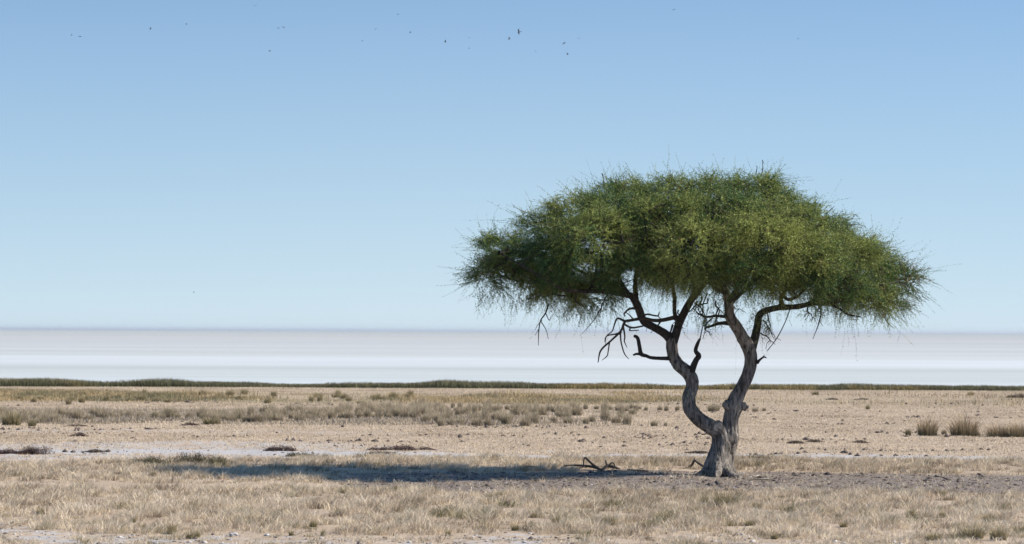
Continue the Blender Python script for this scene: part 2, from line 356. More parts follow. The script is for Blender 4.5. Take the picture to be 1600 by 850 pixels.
# yellow-green grass strip (behind the grey tussocks) and the green fringe of the pan
def fringe(name, label, y0, y1, n, hfun, cfun, wd, cover):
    xx = rng.uniform(-42, 42, n); yy = rng.uniform(y0, y1, n)
    yy = yy + (fbm(xx * 0.07, xx * 0 + 1, 4) - .5) * 2.5
    k = rng.random(n) < cover(xx, yy); xx, yy = xx[k], yy[k]; n = len(xx)
    P = np.stack([xx, yy, gz(xx, yy) - 0.02], 1); h = hfun(xx, yy) * rng.uniform(0.5, 1.1, n)
    C, T = cfun(xx, yy)
    V, I, C = blades(P, h, rng.uniform(0.6, 1.3, n) * wd, rng.uniform(0.1, 0.6, n), rng.uniform(0, 6.28, n), C, 2, T)
    link(name, mesh_np(name, V, 3, I, M_grass, C), label=label, cat='grass', kind='stuff')
def fr_h(x, y):
    m = (x - at(700, 600, 165)[0]); m2 = x - at(60, 600, 165)[0]; m3 = x - at(245, 600, 165)[0]
    return 0.22 + 0.42 * np.clip(fbm(x * 0.3, y * 0.3, 91) - .3, 0, 1) + 0.20 * np.exp(-(m / 1.3) ** 2) + 0.06 * np.exp(-(m / 4) ** 2) + 0.16 * np.exp(-(m2 / 3.0) ** 2) + 0.12 * np.exp(-(m3 / 2.0) ** 2)
def fr_c(x, y):
    n = len(x); g = fbm(x * 0.18, y * 0.4, 95); yel = sstep(0.5, 0.66, g + 0.22 * sstep(9, 10.5, x) * (1 - sstep(16, 18, x)) + 0.16 * sstep(18.5, 20, x) * (1 - sstep(23, 25, x)))[:, None]
    c = np.array([0.085, 0.095, 0.05]) * (1 - yel) + np.array([0.25, 0.20, 0.085]) * yel
    c = c * rng.uniform(0.7, 1.35, (n, 1)); return c, c * 0.55 + np.array([0.30, 0.25, 0.15]) * 0.42
fringe('shore_grass', 'dark green grass fringe lining the edge of the white salt pan', 162.5, 168.5, 120000, fr_h, fr_c, 0.03, lambda x, y: 0.5 + 0.5 * (fbm(x * .3, y * .5, 97) > .4))
def ye_c(x, y):
    n = len(x); g = fbm(x * 0.35, y * 0.35, 105); gr = sstep(0.48, 0.64, g)[:, None]
    c = np.array([0.38, 0.29, 0.155]) * (1 - gr) + np.array([0.14, 0.135, 0.07]) * gr
    c = c * rng.uniform(0.7, 1.3, (n, 1)); return c, c * 0.6 + np.array([0.48, 0.38, 0.24]) * 0.4
fringe('yellow_grass', 'low yellowish grass strip between the grey tussocks and the shore fringe', 128, 152, 170000,
       lambda x, y: 0.14 + 0.42 * np.clip(fbm(x * 0.3, y * 0.25, 103) - .3, 0, 1), ye_c, 0.025,
       lambda x, y: sstep(0.34, 0.5, fbm(x * 0.12, y * 0.13, 101) + 0.10 * band(y, 130, 138, 2)) * (1 - sstep(5, 11, x) * 0.93))
def gr_c(x, y):
    n = len(x); f = rng.uniform(0, 1, (n, 1)); c = np.array([0.15, 0.145, 0.11]) * (1 - f) + np.array([0.25, 0.21, 0.15]) * f
    return c * rng.uniform(.7, 1.2, (n, 1)), np.tile(np.array([0.47, 0.40, 0.32]), (n, 1)) * rng.uniform(.75, 1.2, (n, 1))
fringe('grey_grass', 'thin grey-brown grass filling the gaps of the long tussock band', 98, 116, 110000,
       lambda x, y: 0.10 + 0.24 * np.clip(fbm(x * 0.5, y * 0.4, 113) - .25, 0, 1), gr_c, 0.022,
       lambda x, y: sstep(0.34, 0.5, fbm(x * 0.25, y * 0.2, 111) + 0.12 * (1 - sstep(-9, -3, x))) * (1 - sstep(-1.5, 5.5, x + (y - 105) * .1 + (fbm(x * .5, y * .3, 119) - .5) * 5)) * (1 - sstep(108, 113, y + 0 * x) * sstep(-9, -6, x)))

# ------------------------------------------------------------------ clods and gravel (uncountable)
def lumps(name, label, X_, Y_, size, m, flat=0.6, cat='gravel'):
    base = np.array([[1, 0, 0], [0, 1, 0], [-1, 0, 0], [0, -1, 0], [0, 0, 1], [0, 0, -1]], float)
    fi = np.array([[0, 1, 4], [1, 2, 4], [2, 3, 4], [3, 0, 4], [1, 0, 5], [2, 1, 5], [3, 2, 5], [0, 3, 5]])
    n = len(X_); a = rng.uniform(0, 6.28, n); c, s = np.cos(a), np.sin(a)
    B = base[None] * rng.uniform(0.6, 1.3, (n, 6, 1)) * size[:, None, None]; B[:, :, 0] *= rng.uniform(0.8, 1.8, (n, 1)); B[:, :, 2] *= flat
    Vx = B[:, :, 0] * c[:, None] - B[:, :, 1] * s[:, None] + X_[:, None]; Vy = B[:, :, 0] * s[:, None] + B[:, :, 1] * c[:, None] + Y_[:, None]
    Vz = B[:, :, 2] + (gz(X_, Y_) + size * flat * 0.3)[:, None]
    V = np.stack([Vx, Vy, Vz], 2).reshape(-1, 3); I = (np.arange(n)[:, None, None] * 6 + fi[None]).ravel()
    link(name, mesh_np(name, V, 3, I, m), label=label, cat=cat, kind='stuff')
cx, cy = scatter(74, 132, 4.0)
k = rng.random(len(cx)) < 0.95 * sstep(0.58, 0.74, fbm(cx * 0.22, cy * 0.55, 121)) + 0.025; cx, cy = cx[k], cy[k]
lumps('soil_clods', 'small dark earth clods strewn over the bare tan plain', cx, cy, rng.lognormal(-3.15, 0.4, len(cx)), M_clod, 0.75, 'soil')
cx, cy = scatter(58.5, 68, 20); s, l, tr, de = zones(cx, cy); k = rng.random(len(cx)) < l; cx, cy = cx[k], cy[k]
lumps('leaf_litter', 'dark crumbs of litter and soil on the grey ground around the trunk', cx, cy, rng.lognormal(-3.85, 0.45, len(cx)), M_clod, 0.5, 'litter')
cx, cy = scatter(60, 68, 4); s, l, tr, de = zones(cx, cy); k = rng.random(len(cx)) < l; cx, cy = cx[k], cy[k]
lumps('pale_gravel', 'pale grit scattered on the grey ground right of the trunk', cx, cy, rng.lognormal(-4.0, 0.4, len(cx)), M_stone, 0.4)
cx, cy = scatter(43, 49, 14); s, l, tr, de = zones(cx, cy); k = rng.random(len(cx)) < tr; cx, cy = cx[k], cy[k]
lumps('track_gravel', 'grey grit on the bare strip along the bottom edge', cx, cy, rng.lognormal(-4.1, 0.5, len(cx)), M_stone, 0.5)
cx, cy = scatter(43, 49, 9); s, l, tr, de = zones(cx, cy); k = rng.random(len(cx)) < tr; cx, cy = cx[k], cy[k]
lumps('track_soil', 'dark soil crumbs on the bare strip along the bottom edge', cx, cy, rng.lognormal(-3.9, 0.5, len(cx)), M_clod, 0.5, 'soil')
cx, cy = scatter(74, 86, 5); s, l, tr, de = zones(cx, cy); k = rng.random(len(cx)) < s * .8; cx, cy = cx[k], cy[k]
lumps('salt_gravel', 'grey and white grit on the salty bare patch at left', cx, cy, rng.lognormal(-4.0, 0.45, len(cx)), M_stone_d, 0.5)

# ------------------------------------------------------------------ tubes
def spline(P, sub=6):
    P = np.asarray(P, float); out_ = []
    Q = np.vstack([2 * P[0] - P[1], P, 2 * P[-1] - P[-2]])
    for i in range(1, len(Q) - 2):
        a, b, c, d = Q[i - 1:i + 3]
        for t in np.arange(sub) / sub:
            out_.append(0.5 * ((2 * b) + (c - a) * t + (2 * a - 5 * b + 4 * c - d) * t * t + (3 * b - a - 3 * c + d) * t ** 3))
    out_.append(P[-1]); return np.array(out_)
def tube(P, R_, sides=8, cap=True):
    """P (n,3), R (n): returns verts, quad faces list"""
    P = np.asarray(P, float); n = len(P); T = np.gradient(P, axis=0); T /= np.linalg.norm(T, axis=1)[:, None] + 1e-9
    ref = np.array([0.3, 1, 0.2]) if abs(T[0][1]) < 0.8 else np.array([1, 0, 0.2])
    V = []; u = np.cross(T[0], ref); u /= np.linalg.norm(u)
    for i in range(n):
        u = u - T[i] * u.dot(T[i]); u /= np.linalg.norm(u) + 1e-9; v = np.cross(T[i], u)
        for k in range(sides):
            a = 2 * math.pi * k / sides; V.append(P[i] + (u * math.cos(a) + v * math.sin(a)) * R_[i])
    Fc = []
    for i in range(n - 1):
        for k in range(sides):
            a = i * sides + k; b = i * sides + (k + 1) % sides; Fc.append((a, b, b + sides, a + sides))
    if cap:
        Fc.append(tuple(range(sides))[::-1]); Fc.append(tuple((n - 1) * sides + k for k in range(sides)))
    return V, Fc
def join(parts):
    V, Fc = [], []
    for v, f in parts:
        o = len(V); V.extend(v); Fc.extend(tuple(i + o for i in q) for q in f)
    return V, Fc
def mesh_py(name, V, Fc, m, smooth=True):
    me = bpy.data.meshes.new(name); me.from_pydata([tuple(map(float, v)) for v in V], [], Fc); me.update()
    if smooth: me.polygons.foreach_set('use_smooth', np.ones(len(me.polygons), bool))
    if m: me.materials.append(m)
    return me
def remesh(name, V, Fc, voxel, m, amp=0.0, freq=9.0, smooth_it=2):
    me = mesh_py(name + '_src', V, Fc, None); o = bpy.data.objects.new('tmp', me); COL.objects.link(o)
    md = o.modifiers.new('r', 'REMESH'); md.mode = 'VOXEL'; md.voxel_size = voxel; md.use_smooth_shade = True
    if smooth_it: ms = o.modifiers.new('s', 'SMOOTH'); ms.factor = 0.6; ms.iterations = smooth_it
    dg = bpy.context.evaluated_depsgraph_get(); me2 = bpy.data.meshes.new_from_object(o.evaluated_get(dg))
    bpy.data.objects.remove(o); bpy.data.meshes.remove(me); me2.name = name; me2.materials.clear(); me2.materials.append(m)
    if amp:
        n = len(me2.vertices); co = np.zeros(n * 3, np.float32); me2.vertices.foreach_get('co', co); co = co.reshape(-1, 3)
        no = np.zeros(n * 3, np.float32); me2.vertices.foreach_get('normal', no); no = no.reshape(-1, 3)
        a = np.arctan2(no[:, 1], no[:, 0])
        d = (fbm(a * 3.2 + 10, co[:, 2] * 1.6 + co[:, 0] * 1.2 + 20, 5) - 0.5) * 1.2 + (fbm(co[:, 0] * freq + co[:, 1] * freq * .7 + 50, co[:, 2] * freq * .6 + co[:, 1] * freq + 50, 6) - 0.5) * 0.9
        co = co + no * (d * amp)[:, None]; me2.vertices.foreach_set('co', co.astype(np.float32).ravel())
    me2.polygons.foreach_set('use_smooth', np.ones(len(me2.polygons), bool)); me2.update(); return me2

# ------------------------------------------------------------------ the tree
TB = gnd(1122, 742); TY = TB[1]; MPP = TY / F
tree = link('acacia_tree', None, loc=TB, label='lone flat-topped acacia tree with a forked grey trunk on the dry plain', cat='tree')
def tp(px, py, d=0.0): return at(px, py, TY + d) - TB
def limb(pts, sub=6):                    # pts: (px, py, depth offset, radius in px)
    A = np.array([[*tp(a, b, c), r * MPP * (TY + c) / TY] for a, b, c, r in pts]); return spline(A, sub)
trunk_l = [(1121, 748, 0, 25), (1120, 738, 0, 22), (1121, 722, 0, 18.5), (1126, 704, 0, 16), (1129, 688, 0, 17), (1122, 673, -.05, 13.5), (1107, 665, -.1, 11.5), (1090, 653, -.15, 10.8), (1078, 638, -.15, 10), (1076, 622, -.1, 9.8), (1081, 607, 0, 10), (1081, 594, 0, 10.6), (1073, 581, 0, 10.2), (1060, 570, .05, 9.5), (1052, 556, .1, 9), (1050, 541, .1, 9), (1050, 528, .1, 8.5)]
trunk_r = [(1126, 745, 0.1, 20), (1132, 722, 0.1, 14), (1136, 700, 0.1, 14), (1139, 684, 0, 15), (1141, 668, 0, 12.5), (1143, 652, 0, 12), (1147, 636, 0, 13), (1151, 622, 0, 11.5), (1157, 610, 0, 10.5), (1163, 598, 0, 10), (1169, 584, 0, 10), (1173, 570, 0, 9.8), (1173, 556, 0, 10), (1169, 542, 0, 10.5), (1160, 526, -.1, 9.5), (1150, 509, -.2, 9), (1141, 495, -.3, 8), (1139, 480, -.3, 7), (1136, 465, -.3, 6), (1131, 448, -.3, 5)]
A_left = [(1050, 532, .1, 8), (1037, 520, .1, 7), (1021, 511, 0, 6.3), (1006, 502, -.1, 6.3), (999, 485, -.2, 6.6), (991, 468, -.2, 6.3), (983, 460, -.2, 5)]
A_l1 = [(985, 462, -.2, 5), (963, 458, -.5, 4), (932, 455, -.9, 3.6), (905, 455, -1.2, 3), (877, 451, -1.5, 2.6), (845, 432, -1.7, 2.2), (810, 412, -1.6, 1.6), (780, 395, -1.4, 1.1)]
A_l2 = [(984, 462, -.2, 4.2), (974, 448, -.1, 3.6), (962, 425, .3, 3), (940, 395, .8, 2.4), (905, 350, 1.2, 1.6)]
A_l3 = [(995, 474, -.2, 4.5), (993, 455, .2, 4.3), (994, 430, .6, 3.6), (1005, 395, .9, 3), (1020, 350, .8, 2), (1030, 310, .6, 1.2)]
A_l4 = [(990, 467, -.2, 3.5), (975, 455, .6, 3), (940, 440, 1.6, 2.6), (890, 415, 2.4, 1.8)]
A_mid = [(1051, 535, .1, 8), (1056, 522, .1, 7.2), (1061, 506, .1, 6.6), (1068, 491, 0, 6.2), (1078, 472, -.2, 5.8), (1088, 459, -.4, 5.2), (1102, 440, -.9, 4), (1112, 410, -1.6, 3), (1120, 370, -2.0, 2)]
A_mid2 = [(1088, 459, -.4, 4), (1085, 430, .3, 3.6), (1080, 390, 1.0, 3), (1075, 340, 1.2, 2), (1080, 300, 1, 1.2)]
A_up = [(1056, 500, .1, 3.8), (1054, 485, 0, 3.4), (1054, 466, 0, 3.3), (1051, 449, -.2, 3), (1044, 425, -.7, 2.6), (1030, 395, -1.4, 2), (1010, 370, -2, 1.3)]
B_r = [(1173, 548, 0, 8), (1179, 530, .1, 6.8), (1183, 512, .1, 6.2), (1186, 494, .1, 5.6), (1195, 486, 0, 5), (1215, 481, -.2, 4.8), (1246, 479, -.4, 4.4), (1270, 474, -.6, 4), (1292, 474, -.8, 3.2), (1320, 468, -1, 2.4), (1365, 448, -1, 1.8), (1405, 440, -.8, 1.1)]
B_r2 = [(1268, 474, -.6, 3.4), (1278, 457, -.4, 3), (1290, 430, .3, 2.4), (1310, 395, .6, 1.6)]
B_r3 = [(1222, 483, -.2, 4.4), (1221, 472, -.2, 4), (1222, 460, .2, 3.2), (1245, 440, 1.0, 2.6), (1280, 410, 1.8, 1.8)]
B_r4 = [(1222, 462, -.1, 3), (1235, 468, -.8, 2.6), (1255, 455, -1.6, 2.2), (1280, 425, -2.2, 1.5)]
B_r5 = [(1292, 474, -.8, 2.6), (1310, 481, -.9, 2.2), (1325, 491, -1, 1.6), (1345, 495, -1, 1)]
B_u1 = [(1132, 450, -.3, 4.6), (1128, 425, 0, 3.8), (1125, 390, .5, 3), (1140, 340, .8, 2.2), (1155, 295, .6, 1.2)]
B_u2 = [(1138, 472, -.3, 5), (1152, 452, -.8, 4), (1168, 425, -1.5, 3), (1185, 385, -2.2, 2.2), (1200, 345, -2.2, 1.3)]
B_u3 = [(1138, 478, -.3, 4), (1160, 455, .5, 3.4), (1190, 425, 1.3, 2.8), (1215, 380, 1.8, 2), (1225, 330, 1.5, 1.2)]
B_u4 = [(1134, 460, -.3, 3.6), (1115, 445, -1, 3), (1090, 425, -2, 2.3), (1060, 400, -2.7, 1.4)]
B_b1 = [(1137, 472, -.3, 3.6), (1130, 450, 1.0, 3), (1110, 420, 2.2, 2.2), (1090, 380, 2.9, 1.4)]
roots = [[(1118, 728, -.02, 10), (1103, 738, -.10, 8), (1090, 743, -.15, 4.5), (1078, 746, -.2, 2)],
         [(1128, 726, -.12, 11), (1136, 738, -.3, 9), (1146, 743, -.45, 5), (1158, 746, -.5, 2)],
         [(1122, 728, -.2, 10), (1120, 740, -.38, 8), (1117, 747, -.5, 5)],
         [(1116, 722, .1, 9), (1106, 733, .25, 7), (1096, 740, .4, 4)],
         [(1134, 726, .15, 9), (1144, 736, .35, 6), (1152, 741, .5, 3)]]
def knob(x, y, d, r, dx=0, dy=-6): return [(x - dx, y - dy, d + .04, r * .35), (x - dx * .4, y - dy * .4, d, r * .9), (x, y, d, r), (x + dx * .5, y + dy * .5, d, r * .85), (x + dx, y + dy, d + .04, r * .3)]
burl = [knob(1138, 633, -.07, 9.5), [(1146, 642, -.03, 6), (1152, 639, -.06, 7), (1159, 637, -.08, 5), (1165, 637, -.1, 3.2), (1169, 634, -.1, 2)], [(1158, 636, -.1, 3.6), (1163, 631, -.12, 2.4), (1165, 629, -.12, 1.4)],
        knob(1121, 664, -.12, 7.5, 8, 2), knob(1145, 684, -.06, 9.5, 1, -12), knob(1142, 700, -.02, 6, 1, -12), knob(1128, 690, -.12, 8, -2, -14)]
stub = [(1080, 582, -.05, 6), (1084, 571, -.08, 5.2), (1088, 562, -.1, 4.6), (1092, 556, -.1, 4.2), (1087, 548, -.08, 3.4), (1090, 537, -.05, 2.9), (1094, 529, 0, 1.8)]
def tubes(lst, sides=12, sub=6):
    r = []
    for p in lst: A = limb(p, sub); r.append(tube(A[:, :3], np.maximum(A[:, 3], 0.004), sides))
    return r
V, Fc = join(tubes([trunk_l, trunk_r] + roots + burl, 16))
trunk = link('trunk', remesh('trunk', V, Fc, 0.016, M_bark, 0.035, 8.0, 3), tree)
LIMBS = [A_left, A_l1, A_l2, A_l3, A_l4, A_mid, A_mid2, A_up, B_r, B_r2, B_r3, B_r4, B_r5, B_u1, B_u2, B_u3, B_u4, B_b1]
V, Fc = join(tubes(LIMBS, 10))
link('limbs', remesh('limbs', V, Fc, 0.014, M_limb, 0.014, 12.0, 1), tree)

# dead branches, each a part of its own
def branch_set(name, lst, m, voxel=0.008, parent=None, label=None, amp=.006):
    V, Fc = join(tubes(lst, 8, 5)); o = link(name, remesh(name, V, Fc, voxel, m, amp, 20.0, 0), parent, label=label); return o
branch_set('broken_stub', [stub, [(1077, 576, -.1, 2), (1074, 571, -.14, .9)]], M_limb, 0.01, tree)
hook = [(1050, 559, .1, 4.5), (1040, 560, .05, 3.2), (1018, 559, 0, 2.8), (1010, 556, 0, 2.8), (1002, 553, 0, 3.4), (999, 540, -.05, 3.2), (997, 530, -.05, 3), (994, 526, -.05, 2.8), (990, 525, -.05, 2.2)]
branch_set('dead_branch', [hook, [(1003, 554, 0, 2.4), (995, 553, 0, 2), (989, 555, 0, 1.4)]], M_limb, 0.01, tree, 'hooked leafless side branch on the left stem')
z3 = lambda pts, d=0: [(900 + a / 3.147, 430 + b / 3.147, d + c, r) for a, b, c, r in pts]
dead = [z3([(495, 205, .1, 3.6), (430, 220, 0, 3.2), (380, 222, -.1, 2.8), (330, 213, -.2, 2.8), (270, 222, -.3, 2.4), (240, 230, -.35, 2.2), (220, 275, -.4, 1.9), (172, 322, -.5, 1.6), (122, 370, -.6, 1.5), (108, 430, -.6, .8)]),
        z3([(243, 228, -.35, 2), (205, 212, -.3, 1.7), (190, 240, -.3, 1.3), (178, 275, -.35, 1), (150, 300, -.4, .8), (145, 340, -.4, .5)]),
        z3([(232, 250, -.35, 1.7), (240, 300, -.3, 1.3), (238, 325, -.3, 1.1), (252, 357, -.3, .6)]),
        z3([(218, 280, -.4, 1.5), (222, 330, -.5, 1.2), (238, 385, -.5, 1), (260, 413, -.5, .5)]),
        z3([(165, 328, -.5, 1.3), (158, 375, -.5, 1), (152, 398, -.5, .9), (125, 420, -.5, .4)]),
        z3([(235, 240, -.35, 1.8), (275, 258, -.2, 1.6), (330, 250, 0, 1.4)]), z3([(270, 256, -.2, 1.3), (265, 272, -.2, 1), (310, 270, -.1, .8)]),
        z3([(310, 215, -.2, 2.2), (300, 170, -.3, 2), (265, 165, -.35, 1.8), (238, 188, -.4, 1.4), (240, 205, -.4, .8)]),
        z3([(330, 205, -.1, 1.8), (350, 192, -.15, 1.5), (400, 200, -.2, 1.3), (410, 180, -.2, .9)]), z3([(400, 200, -.2, 1), (416, 212, -.2, .7)]),
        z3([(225, 280, -.4, 1.3), (190, 290, -.45, 1.2), (150, 300, -.5, 1), (140, 330, -.5, .5)]), z3([(475, 245, .1, 2), (468, 270, 0, 1.6), (460, 290, .1, 1.4)]),
        z3([(420, 222, 0, 1.6), (400, 250, -.1, 1.1), (390, 258, -.1, .6)]), z3([(285, 220, -.3, 1.4), (262, 195, -.4, 1), (240, 180, -.4, .7)])]
branch_set('dead_branch', dead, M_dead, 0.0075, tree, 'tangle of thin leafless twigs drooping from the left fork', .003)
small = [z3([(890, 432, -.1, 3), (905, 415, -.15, 2), (925, 402, -.15, 1.4), (938, 408, -.15, .7)]), z3([(915, 408, -.15, 1.2), (928, 390, -.1, .5)])]
branch_set('snapped_twig', small, M_limb, 0.008, tree)
side = [z3([(765, 235, -.1, 5), (735, 235, -.2, 3.4), (700, 238, -.3, 2.6), (665, 250, -.3, 2.2), (630, 262, -.3, 1.3)]), z3([(745, 205, -.3, 3), (690, 200, -.4, 2.2), (640, 205, -.5, 1.8), (600, 188, -.5, 1.2), (590, 175, -.5, .8)])]
branch_set('side_branch', side, M_limb, 0.009, tree)

# crown: lobes (px, py, half width, half height in px, depth m, half depth m)
LOBES = [(772, 388, 34, 22, 0, .8), (770, 432, 32, 22, -.3, .8), (812, 392, 45, 32, -.6, 1.1), (808, 436, 45, 24, .2, 1), (850, 352, 38, 26, .5, 1), (862, 405, 58, 38, -1.6, 1.1), (862, 440, 55, 30, .8, 1.1), (870, 462, 45, 20, -.3, .9),
         (905, 318, 50, 28, .3, 1.1), (925, 365, 70, 42, -2.8, 1.1), (915, 425, 58, 36, -1.6, 1), (930, 455, 52, 28, 1.6, 1.2), (950, 330, 60, 34, -1.4, 1.1), (930, 380, 60, 45, 2.2, 1.2),
         (970, 296, 60, 22, .4, 1.2), (1040, 288, 62, 20, .2, 1.3), (1110, 286, 62, 20, .3, 1.3), (1170, 286, 55, 22, .2, 1.2), (1205, 305, 45, 26, -.4, 1.1), (1050, 322, 80, 34, -1.8, 1.2), (1130, 318, 70, 34, -1.8, 1.2),
         (1010, 372, 58, 36, -.6, 1.0), (1005, 420, 60, 26, .9, 1.1), (985, 425, 40, 22, -2.2, .8), (1095, 385, 72, 46, -3.3, 1.0), (1075, 425, 62, 30, -2.6, 1.0), (1180, 370, 74, 52, -3.2, 1.1), (1165, 425, 66, 30, -3.0, 1.0),
         (1245, 350, 58, 40, -1.6, 1.2), (1250, 405, 66, 46, -2.7, 1.0), (1215, 440, 50, 22, -1.6, .9), (1290, 362, 40, 26, 0, 1.1), (1320, 398, 56, 40, -1.3, 1.2), (1300, 440, 60, 32, -2.0, .9), (1365, 418, 45, 34, -.2, 1.1), (1345, 460, 58, 30, -.9, 1), (1408, 444, 34, 26, .1, .9), (1378, 470, 38, 24, .3, .9), (1310, 472, 40, 18, .2, .9),
         (1060, 350, 90, 50, 1.8, 1.3), (1180, 350, 85, 50, 1.8, 1.3), (1000, 360, 70, 45, 3.0, 1.0), (1110, 370, 80, 45, 3.4, 1.0), (1210, 375, 70, 45, 3.1, 1.0), (1290, 400, 60, 40, 1.9, 1.1), (1090, 432, 70, 22, .9, 1.2), (1180, 436, 60, 20, 1.5, 1.2), (1255, 440, 55, 24, 1.3, 1.1), (1350, 430, 45, 34, 1.6, .9), (1150, 430, 50, 18, -.6, .9), (1045, 425, 45, 20, -.9, .9)]
LOBES = [(a, (b + (14 if b < 325 else 5 if b < 400 else 0)), c, d_, e * (.6 if e > 0 else .85), f * .88) for a, b, c, d_, e, f in LOBES]
# tuft centres inside the lobes, thinned towards each lobe's core
rng = np.random.default_rng(21)
cent, outw, lobe_id = [], [], []
for li, (px0, py0, hw, hh, d, hd) in enumerate(LOBES):
    vol = hw * hh * hd; nT = int(10 + vol / 82)
    c0 = tp(px0, py0, d); rx, rz, ry = hw * MPP * .93, hh * MPP * .8, hd * .92
    for _ in range(nT):
        v = rng.normal(0, 1, 3); v /= np.linalg.norm(v); r = rng.uniform(0.55, 0.98)
        if v[2] < -0.3 and rng.random() < 0.45: v[2] = -v[2]
        cent.append(c0 + v * r * np.array([rx, ry, rz])); o_ = v / np.array([rx, ry, rz]); outw.append(o_ / np.linalg.norm(o_)); lobe_id.append(li)
cent = np.array(cent); outw = np.array(outw); lobe_id = np.array(lobe_id); print('tufts', len(cent))
# branch network joining every tuft to the limbs
nodes, par, rad, base = [], [], [], []
for Lp in LIMBS:
    A = limb(Lp, 4); st = max(1, int(len(A) * .35)) if Lp not in (A_left, A_mid) else int(len(A) * .8)
    for q in range(st, len(A)): nodes.append(A[q, :3]); par.append(-1); base.append(A[q, 3])
nodes = list(nodes); nb = len(nodes)
arr = np.zeros((60000, 3)); arr[:nb] = nodes; cnt = nb; use = np.zeros(60000); parn = -np.ones(60000, int)
dmin = np.array([np.min(np.linalg.norm(arr[:nb] - c, axis=1)) for c in cent]); order = np.argsort(dmin); tips = np.zeros(len(cent), int)
for ti in order:
    c = cent[ti]; D = arr[:cnt] - c; dist = np.linalg.norm(D * np.array([1, 1, 1.0]), axis=1) + np.maximum(D[:, 2], 0) * 0.9
    j = int(np.argmin(dist)); a = arr[j].copy(); Ld = np.linalg.norm(c - a); k = max(2, int(Ld / 0.13))
    sag = rng.normal(0, 0.10 * Ld, 3); sag[2] = -abs(sag[2]) * 0.6 if c[2] > a[2] else abs(sag[2]) * .6
    p = j
    for q in range(1, k + 1):
        t = q / k; pt = a + (c - a) * t + sag * math.sin(math.pi * t) + (rng.normal(0, 0.014, 3) if q < k else 0)
        arr[cnt] = pt; parn[cnt] = p; p = cnt; cnt += 1
    tips[ti] = p
load = np.zeros(cnt)
for ti in tips: load[ti] += 1
for i in range(cnt - 1, nb - 1, -1):
    if parn[i] >= 0: load[parn[i]] += load[i]
kids = {}
for i in range(nb, cnt): kids.setdefault(parn[i], []).append(i)
R_of = lambda i: min(0.0045 + 0.0048 * load[i] ** 0.5, 0.045)
VV, FF, off = [], [], 0
def chain_from(i, root):
    global off
    stack = [(i, root)]
    while stack:
        i, r0 = stack.pop(); P_ = [arr[r0]] if r0 >= 0 else []; Rr = [R_of(i)] if r0 >= 0 else []
        while True:
            P_.append(arr[i]); Rr.append(R_of(i)); ks = sorted(kids.get(i, []), key=lambda q: -load[q])
            for q in ks[1:]: stack.append((q, i))
            if not ks: break
            i = ks[0]
        if len(P_) > 1:
            v, f = tube(P_, Rr, 5, False); VV.extend(v); FF.extend(tuple(a + off for a in q) for q in f); off += len(v)
for b in range(nb):
    for q in kids.get(b, []): chain_from(q, b)
link('branches', mesh_py('branches', VV, FF, M_limb), tree)

# leafy branchlets
def branchlets(c, o, per, Lm, colf, droop=0.35, nleaf=22, leafL=0.038, upb=0.35, spread=0.75):
    """c, o (n,3): tuft centres and outward directions -> leaf quads and twig prisms"""
    n = len(c) * per; id_ = np.repeat(np.arange(len(c)), per)
    dr = o[id_] + rng.normal(0, spread, (n, 3)); dr[:, 2] = dr[:, 2] * 0.55 + upb; dr /= np.linalg.norm(dr, axis=1)[:, None]
    Ln = Lm * rng.lognormal(0, 0.3, n); st = c[id_] + rng.normal(0, 0.07, (n, 3))
    cu = rng.normal(0, 0.6, (n, 3)); cu[:, 2] -= droop
    def pos(t): return st + dr * (Ln * t)[:, None] + cu * (Ln * 0.5 * t * t)[:, None]
    def tan(t): v = dr + cu * t[:, None] if np.ndim(t) else dr + cu * t; return v / np.linalg.norm(v, axis=1)[:, None]
    LV, LC = [], []
    bc = colf(id_)
    for k in range(nleaf):
        t = (k + rng.uniform(0, 1, n)) / nleaf; t = 0.12 + 0.88 * t
        T = dr + cu * t[:, None]; T /= np.linalg.norm(T, axis=1)[:, None]
        p = st + dr * (Ln * t)[:, None] + cu * (Ln * 0.5 * t * t)[:, None]
        rv = rng.normal(0, 1, (n, 3)); sd_ = np.cross(T, rv); sd_ /= np.linalg.norm(sd_, axis=1)[:, None] + 1e-9
        ax = sd_ + T * rng.uniform(0.2, 1.0, (n, 1)); ax /= np.linalg.norm(ax, axis=1)[:, None]
        wv = np.cross(ax, rng.normal(0, 1, (n, 3))); wv /= np.linalg.norm(wv, axis=1)[:, None] + 1e-9
        ll = leafL * rng.uniform(0.6, 1.3, n) * (1.1 - 0.4 * t); ww = ll * 0.21
        LV.append(np.stack([p, p + ax * (ll * .5)[:, None] + wv * ww[:, None], p + ax * ll[:, None], p + ax * (ll * .5)[:, None] - wv * ww[:, None]], 1))
        LC.append(np.repeat((bc * rng.uniform(0.8, 1.25, (n, 1)))[:, None], 4, 1))
    LV = np.concatenate(LV).reshape(-1, 3); LC = np.concatenate(LC).reshape(-1, 3)
    ts = [0, .35, .7, 1.0]; pr = []
    for t in ts:
        p = pos(t); r = 0.0022 * (1 - 0.7 * t)
        for k in range(3):
            a = k * 2.094; pr.append(p + np.array([math.cos(a), math.sin(a) * .8, math.sin(a + 1)]) * r)
    TV = np.stack(pr, 1).reshape(-1, 3); bI = []
    for s_ in range(3):
        for k in range(3): a = s_ * 3 + k; b = s_ * 3 + (k + 1) % 3; bI.append([a, b, b + 3, a + 3])
    TI = (np.arange(n)[:, None, None] * 12 + np.array(bI)[None]).ravel()
    return LV, LC, TV, TI
nl = len(LOBES); lob_tone = rng.normal(0, 1, nl); tuft_tone = rng.normal(0, 1, len(cent))
rng = np.random.default_rng(5)
GA = np.array([0.058, 0.135, 0.036]); GB = np.array([0.30, 0.34, 0.085]); GC = np.array([0.17, 0.13, 0.05])
